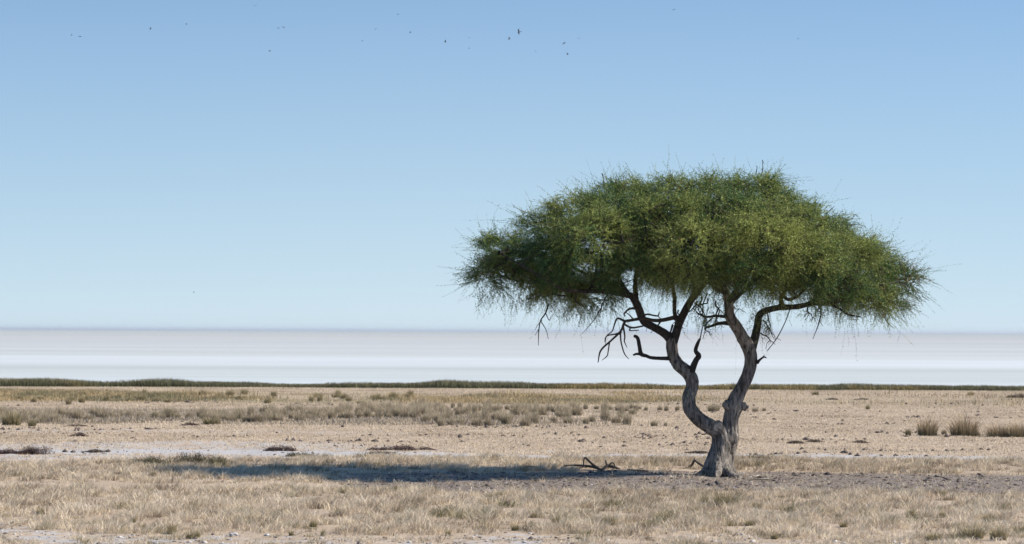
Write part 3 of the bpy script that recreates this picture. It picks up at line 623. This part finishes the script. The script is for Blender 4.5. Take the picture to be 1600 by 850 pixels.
def colf(id_):
    f = np.clip(0.5 + 0.28 * lob_tone[lobe_id[id_]] + 0.2 * tuft_tone[id_] + rng.normal(0, .24, len(id_)), 0, 1)[:, None]
    c = GA * (1 - f) + GB * f
    br = (rng.random(len(id_)) < 0.03)[:, None]
    br = br | ((cent[id_, 0] > 4.1) & (rng.random(len(id_)) < 0.35) & (cent[id_, 2] < 4.7))[:, None]
    return np.where(br, GC, c)
LV, LC, TV, TI = branchlets(cent, outw, 25, 0.40, colf, nleaf=30, leafL=0.038, upb=0.02, spread=.55, droop=.5)
LV2, TVs = [LV], None
# long whips that break the outline along the top and the right side
k = np.where((outw[:, 2] > 0.55))[0]; k = rng.choice(k, 260, replace=False)
o2 = outw[k].copy(); o2[:, 0] = np.sign(cent[k, 0] + .4) * 0.9 + rng.normal(0, .5, len(k)); o2[:, 2] = 0.35; o2 /= np.linalg.norm(o2, axis=1)[:, None]
w1 = branchlets(cent[k] + outw[k] * .1, o2, 3, 0.40, lambda id_: colf(k[id_]), droop=0.25, nleaf=20, leafL=0.032, upb=0.02, spread=.4)
# hanging twigs under the crown and beside the stems
hp = []
def hang(px0, py0, px1, py1, n, d0, d1): 
    for _ in range(n): hp.append(tp(rng.uniform(px0, px1), rng.uniform(py0, py1), rng.uniform(d0, d1)))
hang(1085, 455, 1125, 500, 13, -.8, .4); hang(1060, 480, 1110, 520, 7, -.5, .4); hang(1178, 468, 1202, 525, 20, -.5, .3); hang(960, 445, 1000, 465, 8, -.5, .5); hang(1125, 440, 1180, 470, 15, -1, .8)
hang(860, 465, 940, 490, 12, -1, 1.5); hang(745, 440, 860, 472, 30, -.8, .8); hang(1300, 470, 1385, 492, 12, -1, .8); hang(1245, 478, 1290, 490, 6, -.8, 0); hang(1020, 440, 1075, 455, 8, -1, .5); hang(1205, 445, 1290, 465, 9, -2, .5)
hp = np.array(hp); ho = np.tile(np.array([0, 0, -1.0]), (len(hp), 1))
def hcol(id_):
    f = rng.uniform(0.1, 0.9, len(id_))[:, None]; c = GA * (1 - f) + GB * f; return np.where(rng.random((len(id_), 1)) < .3, GC * .7, c)
w2 = branchlets(hp, ho, 5, 0.30, hcol, droop=0.5, nleaf=15, leafL=0.036, upb=-0.15, spread=.5)
LVs = [LV, w1[0], w2[0]]; LCs = [LC, w1[1], w2[1]]
V = np.concatenate(LVs); C = np.concatenate(LCs); print('leaves', len(V) // 4)
link('crown', mesh_np('crown', V, 4, np.arange(len(V)), M_leaf, C), tree)
TVs = [TV, w1[2], w2[2]]; TIs = []; o_ = 0
for a, b in ((TV, TI), (w1[2], w1[3]), (w2[2], w2[3])): TIs.append(b + o_); o_ += len(a)
link('twigs', mesh_np('twigs', np.concatenate(TVs), 4, np.concatenate(TIs), M_limb), tree)
# bare hanging twigs and twigs standing out of the top
thin = [[(857, 476, -1.4, 1.5), (852, 490, -1.4, 1.2), (845, 500, -1.4, 1), (842, 515, -1.4, .9), (841, 540, -1.4, .4)], [(852, 488, -1.4, .9), (858, 500, -1.4, .6), (861, 494, -1.4, .4)], [(845, 502, -1.4, .8), (853, 515, -1.4, .6), (857, 530, -1.4, .3)], [(843, 512, -1.4, .7), (836, 524, -1.4, .3)],
        [(847, 500, -1.4, .7), (840, 508, -1.4, .5), (836, 516, -1.4, .3)],
        [(1278, 475, -.6, 1.6), (1283, 488, -.6, 1.2), (1280, 502, -.6, 1), (1277, 512, -.6, .8), (1270, 530, -.6, .4)], [(1280, 500, -.6, .7), (1286, 510, -.6, .3)],
        [(1234, 484, -.3, .9), (1226, 505, -.3, .8), (1214, 528, -.3, .8), (1199, 548, -.3, .6)], [(1214, 528, -.3, .5), (1220, 532, -.3, .3)], [(940, 480, 0, .9), (928, 500, 0, .7), (909, 522, 0, .3)],
        [(1190, 275, 0, .8), (1192, 262, 0, .6), (1191, 250, 0, .4), (1194, 256, 0, .4)], [(1181, 272, 0, .9), (1183, 262, 0, .6), (1182, 259, 0, .6)], [(944, 292, .2, .9), (943, 280, .2, .7), (941, 271, .2, 1)],
        [(1290, 335, -.2, .9), (1304, 322, -.2, .4)], [(1320, 352, 0, .8), (1340, 351, 0, .5), (1353, 354, 0, .3)], [(1395, 480, 0, .8), (1390, 495, 0, .3)], [(1370, 480, 0, .9), (1388, 505, 0, .7), (1398, 514, 0, .3)],
        [(1440, 462, 0, .8), (1452, 470, 0, .3)], [(1105, 458, -.4, 1.2), (1098, 480, -.4, 1), (1104, 505, -.4, .8), (1098, 530, -.4, .4)], [(1094, 529, 0, 1), (1097, 515, 0, .8), (1101, 500, -.1, .6), (1108, 480, -.2, .5)]]
groups_ = [[0, 1, 2, 3, 4], [5, 6], [7, 8], [9], [10], [11], [12], [13], [14], [15], [16], [17], [18, 19]]
for gl in groups_:
    V, Fc = join(tubes([thin[q] for q in gl], 5, 4)); link('bare_twig', mesh_py('bare_twig', V, Fc, M_limb), tree)

for x0_, y0_, dx_, ln_, dd_ in [(1096, 462, -1, 52, -.3), (1106, 466, 1, 46, -.4), (1090, 470, -1, 40, -.2), (1118, 470, 0, 50, -.3), (1086, 474, 1, 44, 0), (1124, 480, -1, 34, -.3), (1112, 498, -1, 34, -.3),
                               (1198, 486, 1, 40, 0), (1192, 500, 1, 34, 0), (1188, 520, 1, 26, 0), (1012, 500, -1, 26, -.1), (1060, 484, 1, 34, .1), (1140, 470, 1, 30, -.2), (950, 460, -1, 36, -.6), (1262, 480, 1, 26, -.5), (900, 458, -1, 34, -1.2)]:
    ps = [(x0_, y0_, dd_, 1.3)]; a_ = dx_ * .5
    for q in range(6):
        a_ = a_ * .7 + rng.normal(0, .55); ps.append((ps[-1][0] + math.sin(a_) * ln_ / 6 + dx_ * 1.0, ps[-1][1] + math.cos(a_) * ln_ / 6, dd_ + q * .02, 1.15 - .15 * q))
    tw = [ps]
    for q in (2, 4): s_ = 1 if rng.random() < .5 else -1; tw.append([(*ps[q][:3], .7), (ps[q][0] + s_ * 5, ps[q][1] + 4, dd_, .5), (ps[q][0] + s_ * 7, ps[q][1] + rng.uniform(8, 13), dd_, .25)])
    V, Fc = join(tubes(tw, 4, 2)); link('bare_twig', mesh_py('bare_twig', V, Fc, M_limb), tree)
# ------------------------------------------------------------------ fallen wood
def wood(name, label, paths, m, cat='dead branch', sides=8, group=None, voxel=0.008):
    """paths: (px, py, height above ground in px, radius px); laid on the ground seen at (px, py)"""
    allp = []
    g0 = gnd(paths[0][0][0], paths[0][0][1])
    for p in paths:
        A = []
        for a, b, hgt, r in p:
            g = gnd(a, b); z = gz(np.array([g[0]]), np.array([g[1]]))[0]; sc = g[1] / F
            A.append([g[0] - g0[0], g[1] - g0[1], z + (hgt + r * .7) * sc, r * sc])
        A = spline(np.array(A), 5); allp.append(tube(A[:, :3], np.maximum(A[:, 3], .003), sides))
    V, Fc = join(allp); me = remesh(name, V, Fc, voxel, m, .005, 22.0, 0)
    return link(name, me, loc=(g0[0], g0[1], 0), label=label, cat=cat, group=group)
wood('fallen_branch', 'dark gnarled fallen branch with an arched loop, left of the forked one behind the shadow',
     [[(880, 732, 1, .9), (884, 733, 4, 1.3), (900, 733, 4, 1.7), (920, 734, 3.5, 2), (932, 735, 2, 2.2), (940, 736, 0, 1.8)],
      [(934, 735, 1, 2.4), (926, 735, 8, 2), (919, 735, 15, 1.6), (914, 735, 20, 1.2), (912, 735, 15, 1), (912, 735, 9, .9), (916, 735, 4, .8)],
      [(912, 735, 6, .9), (905, 734, 1, .8)], [(925, 733, 4, 1), (938, 732, 3, .8), (946, 732, 4, .6)]], M_dead)
wood('fallen_branch', 'dark forked fallen branch with two raised prongs, right of the arched one behind the shadow',
     [[(940, 737, 0, 1.6), (948, 736, 5, 2.4), (956, 736, 4, 2.4), (968, 736, 1, 1.6)], [(949, 736, 5, 1.8), (947, 736, 11, 1.4), (946, 736, 16, 1)],
      [(950, 736, 7, 1.3), (957, 736, 11, 1.1), (960, 736, 8, 1), (961, 736, 2, .8)]], M_dead)
wood('fallen_stick', 'flat dark stick on the ground between the forked branch and the trunk', [[(980, 737, 0, 2), (992, 737, 0, 1.7), (1004, 737, .3, 1.5), (1013, 737, 0, 1)]], M_dead, 'stick')
wood('fallen_stick', 'thin arched stick leftmost of the wood behind the shadow', [[(810, 733, 0, .6), (825, 732, 2, .9), (838, 733, 1.5, .9), (849, 735, 0, .6)]], M_dead, 'stick')
wood('fallen_stick', 'bleached splintered wood lying just above the flat dark stick', [[(997, 735, 0, .9), (1002, 735, 2, 1.2), (1008, 735, .5, 1)], [(1003, 735, 1, .8), (1006, 735, 4, .6)]], M_pale, 'stick')
wood('fallen_stick', 'long thin bleached stick left of the trunk', [[(1014, 733, .3, .8), (1028, 733, .4, .9), (1045, 733, .2, .6)]], M_pale, 'stick')
wood('fallen_branch', 'short bent dark branch standing against the left foot of the trunk', [[(1076, 732, 0, 1.8), (1082, 733, 6, 1.9), (1085, 733, 13, 1.6), (1086, 733, 12, 1.4), (1092, 734, 7, 1.7), (1099, 735, 4, 2)], [(1085, 733, 12, 1), (1085, 733, 17, .5)]], M_dead)
wood('fallen_stick', 'upper pale stick on the bare ground right of the trunk', [[(1177, 742, 0, 1), (1187, 741.5, .4, 1.1), (1198, 742, 0, .7)]], M_pale, 'stick')
wood('fallen_stick', 'dark stick on the bare ground under the upper pale one', [[(1170, 750, 0, .8), (1185, 749, .5, 1.1), (1200, 748.5, .3, 1), (1209, 748, 0, .6)]], M_dead, 'stick')
wood('fallen_stick', 'lower pale stick end beside the dark stick right of the trunk', [[(1190, 746, 0, .8), (1201, 746, .2, .9)]], M_pale, 'stick')
wood('fallen_stick', 'crooked dark twig on the ground just in front of the trunk', [[(1119, 752, 0, .8), (1122, 757, .8, 1), (1130, 761, 0, .8)], [(1122, 757, .8, .7), (1130, 757, .5, .5)]], M_dead, 'stick')
wood('fallen_stick', 'short dark twig on the ground in front of the right side of the trunk', [[(1146, 761, 0, .8), (1153, 759, .6, .8), (1160, 757, .3, .5)]], M_dead, 'stick')
wood('fallen_stick', 'dark twig at the foot of the trunk on its right', [[(1141, 744, 0, .9), (1150, 742, 2, 1), (1158, 741, .5, .7)], [(1150, 742, 2, .8), (1147, 741, 3, .6)]], M_dead, 'stick')
wood('fallen_stick', 'long dark stick on the bare ground far right of the trunk', [[(1461, 743, 0, 1), (1472, 745, .6, 1), (1487, 749, 0, .6)]], M_dead, 'stick')
wood('fallen_stick', 'short dark stick rightmost on the bare ground', [[(1528, 739, 0, 1), (1533, 741, 1, .9), (1538, 744, 0, .5)]], M_dead, 'stick')

# ------------------------------------------------------------------ tussocks
def tussock_mesh(name, h, r, n, root, tip, seed):
    a = rng.uniform(0, 6.28, n); rr = r * 0.45 * np.sqrt(rng.random(n)); P = np.stack([np.cos(a) * rr, np.sin(a) * rr, np.full(n, -0.02)], 1)
    hh = h * rng.uniform(0.25, 1.15, n) * (1.05 - 0.35 * rr / (r * .45)); ln = np.abs(rng.normal(0.1, 0.42, n)) * r / h * 1.2
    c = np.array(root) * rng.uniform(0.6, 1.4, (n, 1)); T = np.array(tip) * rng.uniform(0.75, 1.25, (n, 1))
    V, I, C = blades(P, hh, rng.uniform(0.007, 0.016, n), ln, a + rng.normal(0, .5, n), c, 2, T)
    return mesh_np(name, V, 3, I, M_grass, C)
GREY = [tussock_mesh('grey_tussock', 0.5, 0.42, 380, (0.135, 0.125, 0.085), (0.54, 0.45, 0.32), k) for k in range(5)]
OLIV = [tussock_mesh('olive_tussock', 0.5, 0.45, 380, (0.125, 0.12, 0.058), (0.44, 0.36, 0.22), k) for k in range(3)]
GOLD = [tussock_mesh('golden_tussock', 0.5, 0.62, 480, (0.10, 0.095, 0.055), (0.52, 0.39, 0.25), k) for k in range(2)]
def tussock(px0, py0, wpx, hpx, me, label, group=None, name='grass_tussock'):
    g = gnd(px0, py0); sc = g[1] / F; o = link(name, me, label=label, cat='tussock', group=group)
    o.location = (g[0], g[1], float(gz(np.array([g[0]]), np.array([g[1]]))[0])); o.rotation_euler = (0, 0, rng.uniform(0, 6.28))
    wpx = wpx * (1.45 if me in GOLD else 1.0); o.scale = (wpx * sc / 0.85, wpx * sc / 0.85 * .9, hpx * sc / 0.5 * (1.3 if me in GOLD else 1.0)); return o
GR = 'grey-green tussocks in the long band across the plain'
LB = 'grey-green grass tussock in the crowded long band left of the tree'
used = []
def ok(px0, py0, mn=4):
    for a, b in used:
        if abs(a - px0) < mn * 2.2 and abs(b - py0) < mn * .5: return False
    used.append((px0, py0)); return True
cnt_ = 0
for _ in range(5000):                                   # the long band
    if cnt_ >= 205: break
    u = rng.uniform(-20, 1000); lo = 652 + 6 * math.sin(u / 140) - (4 if u > 850 else 0); hi = 658 + 3 * math.sin(u / 60 + 1)
    if u > 660: hi = 667
    if u > 900: lo, hi = 650, 665
    v = rng.uniform(lo - 6, hi)
    if u > 780 and rng.random() < (u - 780) / 330 * .85: continue
    if fbm(np.array([u / 60.0]), np.array([v / 9.0]), 141)[0] < 0.22 or not ok(u, v): continue
    tussock(u, v, rng.uniform(20, 40), rng.uniform(13, 25), GREY[cnt_ % 5], LB, GR); cnt_ += 1
used = []; cnt_ = 0
for _ in range(900):                                    # thinner row behind it
    if cnt_ >= 44: break
    u = rng.uniform(565, 1062); v = rng.uniform(638, 644)
    if fbm(np.array([u / 45.0]), np.array([v / 9.0]), 151)[0] < 0.42 or not ok(u, v): continue
    tussock(u, v, rng.uniform(13, 22), rng.uniform(8, 15), GREY[cnt_ % 5], 'small grey grass tussock in the thin row just behind the long band', 'small tussocks in the thin row behind the band'); cnt_ += 1
cnt_ = 0; used = []
for _ in range(900):                                    # olive clumps nearer the shore
    if cnt_ >= 46: break
    u = rng.uniform(-10, 800); v = rng.uniform(617, 632)
    if fbm(np.array([u / 70.0]), np.array([v / 8.0]), 161)[0] < 0.47 or not ok(u, v, 6): continue
    tussock(u, v, rng.uniform(14, 30), rng.uniform(8, 15), OLIV[cnt_ % 3], 'low olive grass clump in the strip between the long band and the shore', 'olive clumps between the band and the shore'); cnt_ += 1
ISO = [(18, 664, 62, 30, 'O', 'large brown-green tussock at the left end of the long band'), (50, 667, 26, 16, 'O', 'smaller dark green tussock touching the large one at the left end of the band'),
       (330, 664, 60, 15, 'O', 'low spreading yellow-green tussock in front of the long band'),
       (1022, 667, 22, 13, 'G', 'dark tussock standing alone right of the long band'), (1040, 667, 12, 9, 'G', 'little tussock touching the lone dark one right of the band'),
       (1115, 643, 42, 18, 'G', 'grey tussock seen between the two stems of the trunk'), (1088, 643, 24, 13, 'G', 'grey tussock just right of the left stem of the trunk'), (1180, 644, 18, 10, 'G', 'low tussock right of the broken knob of the right stem'), (1194, 643, 12, 8, 'G', 'tiny tussock just right of the low one by the right stem'),
       (1274, 617, 22, 9, 'O', 'small olive tussock alone near the shore, right of the trunk'), (1356, 641, 14, 10, 'O', 'tiny leaning tussock alone on the open plain at right'),
       (1419, 681, 17, 15, 'O', 'small green tussock at the left end of the golden row at right'), (1449, 681, 34, 28, 'Y', 'tall golden tussock second from the left of the row at right'), (1475, 679, 16, 12, 'G', 'small tussock between the two tallest golden ones'),
       (1506, 682, 44, 31, 'Y', 'broadest golden tussock in the middle of the row at right'), (1528, 682, 18, 11, 'G', 'small dark tussock leaning on the broadest golden one'), (1562, 683, 42, 20, 'Y', 'dark-based golden tussock near the right edge of the row'), (1593, 684, 36, 22, 'Y', 'golden tussock cut by the right edge of the picture'),
       (1517, 618, 18, 9, 'O', 'small round tussock near the shore far at right'), (1181, 608, 12, 8, 'O', 'tiny tussock on the shore side just right of the right stem'), (945, 607, 26, 13, 'O', 'taller yellow-green clump in the shore fringe left of the tree'), (880, 606, 20, 9, 'O', 'green clump in the shore fringe left of the taller one')]
for i_, (a, b, c, d, t_, lab) in enumerate(ISO):
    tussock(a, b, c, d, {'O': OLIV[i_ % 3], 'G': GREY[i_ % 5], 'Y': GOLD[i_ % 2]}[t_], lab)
FORE = [(1130, 792, 46, 24), (1100, 790, 26, 18), (1182, 794, 24, 12), (1260, 800, 14, 10), (1425, 812, 28, 18), (1545, 814, 30, 12), (1475, 808, 22, 10), (1520, 838, 52, 16), (1560, 842, 46, 18), (1460, 842, 40, 12), (1188, 812, 20, 10), (1172, 822, 26, 8),
        (205, 801, 24, 12), (65, 803, 26, 10), (268, 830, 24, 14), (297, 837, 22, 10), (308, 836, 16, 10), (805, 828, 20, 10), (700, 835, 14, 7), (505, 836, 14, 9), (455, 837, 14, 7), (580, 810, 14, 9), (703, 813, 12, 9), (1040, 820, 50, 16), (950, 822, 40, 14), (870, 820, 26, 10), (925, 820, 24, 12), (780, 776, 12, 8), (240, 745, 12, 7), (1085, 802, 18, 12), (1010, 828, 26, 12), (1210, 842, 16, 8), (1350, 800, 12, 8), (30, 776, 14, 9), (410, 826, 18, 10), (490, 824, 18, 10)]
for _ in range(46):
    FORE.append((rng.uniform(0, 1600), rng.uniform(768, 832), rng.uniform(9, 22), rng.uniform(5, 9)))
for i_, (a, b, c, d) in enumerate(FORE):
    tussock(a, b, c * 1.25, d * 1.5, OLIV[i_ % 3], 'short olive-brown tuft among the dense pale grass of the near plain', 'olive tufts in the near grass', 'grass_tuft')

# ------------------------------------------------------------------ low shrubs
def shrub(px0, py0, wpx, hpx, cols, label):
    g = gnd(px0, py0); sc = g[1] / F; w_, h_ = wpx * sc, hpx * sc * 1.15
    root = link('low_shrub', None, loc=(g[0], g[1], float(gz(np.array([g[0]]), np.array([g[1]]))[0])), label=label, cat='shrub')
    nb_ = max(6, int(w_ / .075)); bx = rng.uniform(-.5, .5, nb_) * w_; by = rng.normal(0, .22, nb_) * min(w_, 1.6) * .5
    bh = h_ * (1 - (2 * np.abs(bx) / w_) ** 2 * .65) * rng.uniform(.5, 1.1, nb_)
    per = 420; id_ = np.repeat(np.arange(nb_), per); n = len(id_); v = rng.normal(0, 1, (n, 3)); v /= np.linalg.norm(v, axis=1)[:, None]; v[:, 2] = np.abs(v[:, 2]); r_ = rng.uniform(.4, 1, n)[:, None]
    P = np.stack([bx[id_], by[id_], np.zeros(n)], 1) + v * r_ * np.stack([np.full(n, .21), np.full(n, .19), bh[id_]], 1)
    ax = rng.normal(0, 1, (n, 3)); ax /= np.linalg.norm(ax, axis=1)[:, None]; wv = np.cross(ax, rng.normal(0, 1, (n, 3))); wv /= np.linalg.norm(wv, axis=1)[:, None]; l_ = rng.uniform(.012, .03, n)[:, None]
    V = np.stack([P, P + ax * l_ * .5 + wv * l_ * .28, P + ax * l_, P + ax * l_ * .5 - wv * l_ * .28], 1).reshape(-1, 3)
    f = np.clip(rng.normal(.5, .3, nb_), 0, 1)[id_][:, None]; c = np.array(cols[0]) * (1 - f) + np.array(cols[1]) * f; c = c * rng.uniform(.7, 1.3, (n, 1))
    link('foliage', mesh_np('foliage', V, 4, np.arange(len(V)), M_shrub, np.repeat(c, 4, 0)), root)
    tb = []; A = np.array([[t_ * w_ * .5, 0, -.01] for t_ in (-1, -.5, 0, .5, 1)]); tb.append(tube(A, [.012] * 5, 5))
    for q in range(nb_):
        A = np.array([[bx[q], 0, -.01], [bx[q], by[q] * .5, -.008], [bx[q], by[q], -.01]]); tb.append(tube(A, [.01] * 3, 5))
    for q in range(nb_ * 4):
        i2 = q % nb_; e = np.array([bx[i2] + rng.normal(0, .1), by[i2] + rng.normal(0, .1), bh[i2] * rng.uniform(.7, 1.05)]); s2 = np.array([bx[i2], by[i2], -.02])
        A = spline(np.array([[*s2, .008], [*((s2 + e) / 2 + rng.normal(0, .02, 3)), .006], [*e, .003]]), 3); tb.append(tube(A[:, :3], A[:, 3], 4))
    V, Fc = join(tb); link('stems', mesh_py('stems', V, Fc, M_dead), root)
RED = ((0.075, 0.042, 0.040), (0.12, 0.078, 0.065)); GRN = ((0.085, 0.07, 0.05), (0.12, 0.125, 0.05)); BRN = ((0.08, 0.06, 0.05), (0.15, 0.115, 0.09))
shrub(14, 711, 44, 8, RED, 'flat dark purple-brown shrub cut by the left edge of the picture')
shrub(56, 711, 58, 14, RED, 'dark purple-brown mat shrub with a peaked middle on the salty ground at left')
shrub(285, 725, 150, 19, GRN, 'widest low green-brown shrub, above the left tip of the tree shadow')
shrub(145, 708, 26, 5, BRN, 'small flat grey-brown shrub on the salty ground right of the peaked mat')
shrub(183, 723, 18, 4, BRN, 'tiny dark shrub just left of the widest low shrub')
shrub(122, 683, 17, 6, RED, 'small round reddish shrub alone on the tan ground at left')
shrub(120, 667, 26, 4, BRN, 'flat thin brown shrub just below the left part of the long tussock band')
shrub(296, 666, 26, 6, RED, 'small brown shrub touching the left side of the yellow-green tussock')
shrub(441, 706, 46, 9, RED, 'reddish low shrub left of the long flat one, mid picture')
shrub(627, 705, 96, 8, RED, 'long flat reddish shrub on the pale salt streak above the shadow')
shrub(592, 711, 40, 5, BRN, 'small flat brown shrub just below the left end of the long flat reddish one')
shrub(465, 713, 40, 8, GRN, 'faint greenish shrub just below the reddish low shrub, mid picture')
shrub(1088, 709, 30, 4, BRN, 'thin dark shrub patch behind the left foot of the trunk')
shrub(1243, 694, 12, 5, BRN, 'small round dark shrub, lower left of the pair right of the trunk')
shrub(1273, 692, 14, 5, BRN, 'small round dark shrub, upper right of the pair right of the trunk')
shrub(1342, 692, 20, 4, BRN, 'small dark shrub right of the round pair')
shrub(1300, 626, 12, 4, BRN, 'tiny dark shrub between two small tussocks near the shore at right')
shrub(1345, 626, 14, 4, BRN, 'tiny dark shrub above the tiny leaning tussock at right')
shrub(1590, 622, 34, 8, RED, 'reddish shrub near the shore at the right edge of the picture')

# ------------------------------------------------------------------ stones
def stone_mesh(name, m, seed):
    r2 = random.Random(seed); import bmesh
    bm = bmesh.new(); bmesh.ops.create_icosphere(bm, subdivisions=2, radius=1)
    for v in bm.verts:
        n = v.co.normalized(); k = 1 + 0.22 * math.sin(3.1 * n.x + seed) * math.cos(2.7 * n.y + seed * 2) + 0.13 * math.sin(6 * n.z + 5 * n.x + seed) + r2.uniform(-.07, .07)
        v.co = n * k; v.co.z *= 0.6; v.co.x *= 1.25
    me = bpy.data.meshes.new(name); bm.to_mesh(me); bm.free(); me.materials.append(m); return me
SM = [stone_mesh('stone', M_stone, k) for k in range(5)]; SD = [stone_mesh('stone', M_stone_d, k + 9) for k in range(3)]
def stone(px0, py0, wpx, me, label, group=None):
    g = gnd(px0, py0); sc = g[1] / F; o = link('stone', me, label=label, cat='stone', group=group); s_ = wpx * sc / 2.4
    o.location = (g[0], g[1], float(gz(np.array([g[0]]), np.array([g[1]]))[0]) + s_ * .3); o.scale = (s_, s_, s_); o.rotation_euler = (0, 0, rng.uniform(0, 6.28))
stone(145, 838, 9, SM[0], 'bright rounded stone on the grass edge near the bottom left corner')
stone(243, 845, 9, SM[1], 'pale flat stone at the bottom left, right of the bright rounded one')
stone(366, 835, 14, SM[2], 'largest grey-white stone on the bare strip at bottom left')
stone(820, 849, 9, SM[3], 'pale upright stone at the bottom edge near the middle')
stone(967, 850, 7, SM[4], 'small pale stone at the bottom edge left of the trunk')
stone(15, 844, 7, SD[0], 'dark round stone in the bottom left corner')
stone(737, 771, 5, SM[0], 'single white stone in the dense grass just below the shadow')
stone(133, 718, 9, SM[1], 'pale stone on the salty ground left of the widest low shrub')
for i_ in range(34):
    a, b = rng.uniform(0, 1250), rng.uniform(831, 849)
    stone(a, b, rng.uniform(2, 4.6), SM[i_ % 5], 'small pale stone strewn on the bare strip along the bottom of the picture', 'pale stones on the bare strip')
for i_ in range(20):
    a, b = rng.uniform(380, 1250), rng.uniform(832, 848)
    stone(a, b, rng.uniform(3, 6), SD[i_ % 3], 'small dark stone strewn on the bare strip along the bottom of the picture', 'dark stones on the bare strip')
for i_ in range(22):
    a, b = rng.uniform(0, 260), rng.uniform(706, 722)
    stone(a, b, rng.uniform(2, 4.2), SM[i_ % 5], 'small pale stone on the salty ground at left', 'pale stones on the salty ground')

# ------------------------------------------------------------------ birds
def bird_mesh(name, flap):
    import bmesh
    bm = bmesh.new(); secs = [(-0.13, .004, .0), (-0.09, .012, 0), (-0.03, .028, -.003), (0.03, .032, -.004), (0.08, .022, 0), (0.105, .017, .006), (0.125, .010, .006), (0.14, .003, .004)]
    rings = []
    for (yv, r, z) in secs: rings.append([bm.verts.new((math.cos(t) * r, yv, z + math.sin(t) * r * .9)) for t in [k * math.pi / 4 for k in range(8)]])
    for a, b in zip(rings, rings[1:]):
        for k in range(8): bm.faces.new((a[k], a[(k + 1) % 8], b[(k + 1) % 8], b[k]))
    bm.faces.new(rings[0][::-1]); bm.faces.new(rings[-1])
    for s in (-1, 1):                                    # wings, two joints, with thickness
        pts = [(0.02, .05, -.045, 0), (0.09, .065, -.04, .04 * flap), (0.16, .045, -.03, .055 * flap), (0.23, -.01, -.045, .04 * flap)]
        prev = None
        for (xw, ya, yb, zw) in pts:
            cur = [bm.verts.new((s * xw, ya, zw + .004)), bm.verts.new((s * xw, yb, zw + .003)), bm.verts.new((s * xw, yb, zw - .003)), bm.verts.new((s * xw, ya, zw - .004))]
            if prev:
                for k in range(4): bm.faces.new((prev[k], prev[(k + 1) % 4], cur[(k + 1) % 4], cur[k]))
            else: bm.faces.new(cur)
            prev = cur
        bm.faces.new(prev[::-1])
    t1 = [bm.verts.new(p) for p in ((-.01, -.11, .003), (.01, -.11, .003), (.035, -.19, .002), (0, -.175, .002), (-.035, -.19, .002))]
    t2 = [bm.verts.new((v.co.x, v.co.y, v.co.z - .006)) for v in t1]
    bm.faces.new(t1); bm.faces.new(t2[::-1])
    for k in range(5): bm.faces.new((t1[k], t1[(k + 1) % 5], t2[(k + 1) % 5], t2[k]))
    bmesh.ops.recalc_face_normals(bm, faces=bm.faces)
    me = bpy.data.meshes.new(name); bm.to_mesh(me); bm.free(); me.materials.append(M_bird); return me
BM = [bird_mesh('bird', f) for f in (1.6, 0.3, -1.2, 2.6)]
BIRDS = [(112, 55, 3, 'faint bird just left of the dark one, far left'), (125, 57, 6, 'darkest bird at the far left of the flock'), (235, 44, 4, 'single dark bird, third from the left of the sky'), (291, 38, 3.2, 'faint single bird right of the third one from the left'),
         (399, 9, 4, 'bird highest in the sky at the top edge, left of the middle'), (435, 44, 3.4, 'fainter left bird of a close pair left of the middle'), (443, 42, 5, 'darker right bird of a close pair left of the middle'), (422, 80, 3.6, 'lone bird low below the close pair left of the middle'),
         (566, 64, 3, 'faint bird just below and left of a darker one, mid left'), (587, 45, 4.4, 'dark bird above right of a faint one, mid left'), (622, 22, 3.6, 'bird high up between the mid-left pair and the middle'), (641, 51, 3.4, 'faint bird below the high one, left of the middle'),
         (696, 65, 4, 'small dark bird left of two faint ones stacked above each other'), (733, 59, 2.8, 'upper of two faint birds stacked above each other'), (733, 75, 3, 'lower of two faint birds stacked above each other'), (796, 61, 5, 'tilted dark bird below left of the darkest bird at the middle'),
         (811, 50, 6.5, 'darkest bird, near the top middle of the sky'), (837, 80, 3.2, 'faint bird low, right of the darkest middle bird'), (881, 67, 6, 'bird with spread wings, above the left side of the crown'), (887, 85, 4.2, 'bird just below the spread-winged one'), (904, 60, 2.8, 'very faint bird upper right of the spread-winged one'),
         (1053, 15, 4.6, 'lone bird at the top edge high above the crown'), (1247, 60, 3.2, 'rightmost bird alone in the right half of the sky'), (303, 457, 3, 'lone faint bird low over the salt pan at left')]
for i_, (a, b, s_, lab) in enumerate(BIRDS):
    dist = min(125, 0.46 * 0.75 * F / s_ * 0.62); p = at(a, b, dist)
    o = link('bird', BM[i_ % 4], label=lab, cat='bird', group='birds flying over the pan'); o.location = p
    o.rotation_euler = (rng.normal(0, .25), rng.normal(0, .45), rng.uniform(0, 6.28)); k_ = s_ / (0.46 * 0.8 * F / dist); k_ *= 1.2; o.scale = (k_, k_, k_)
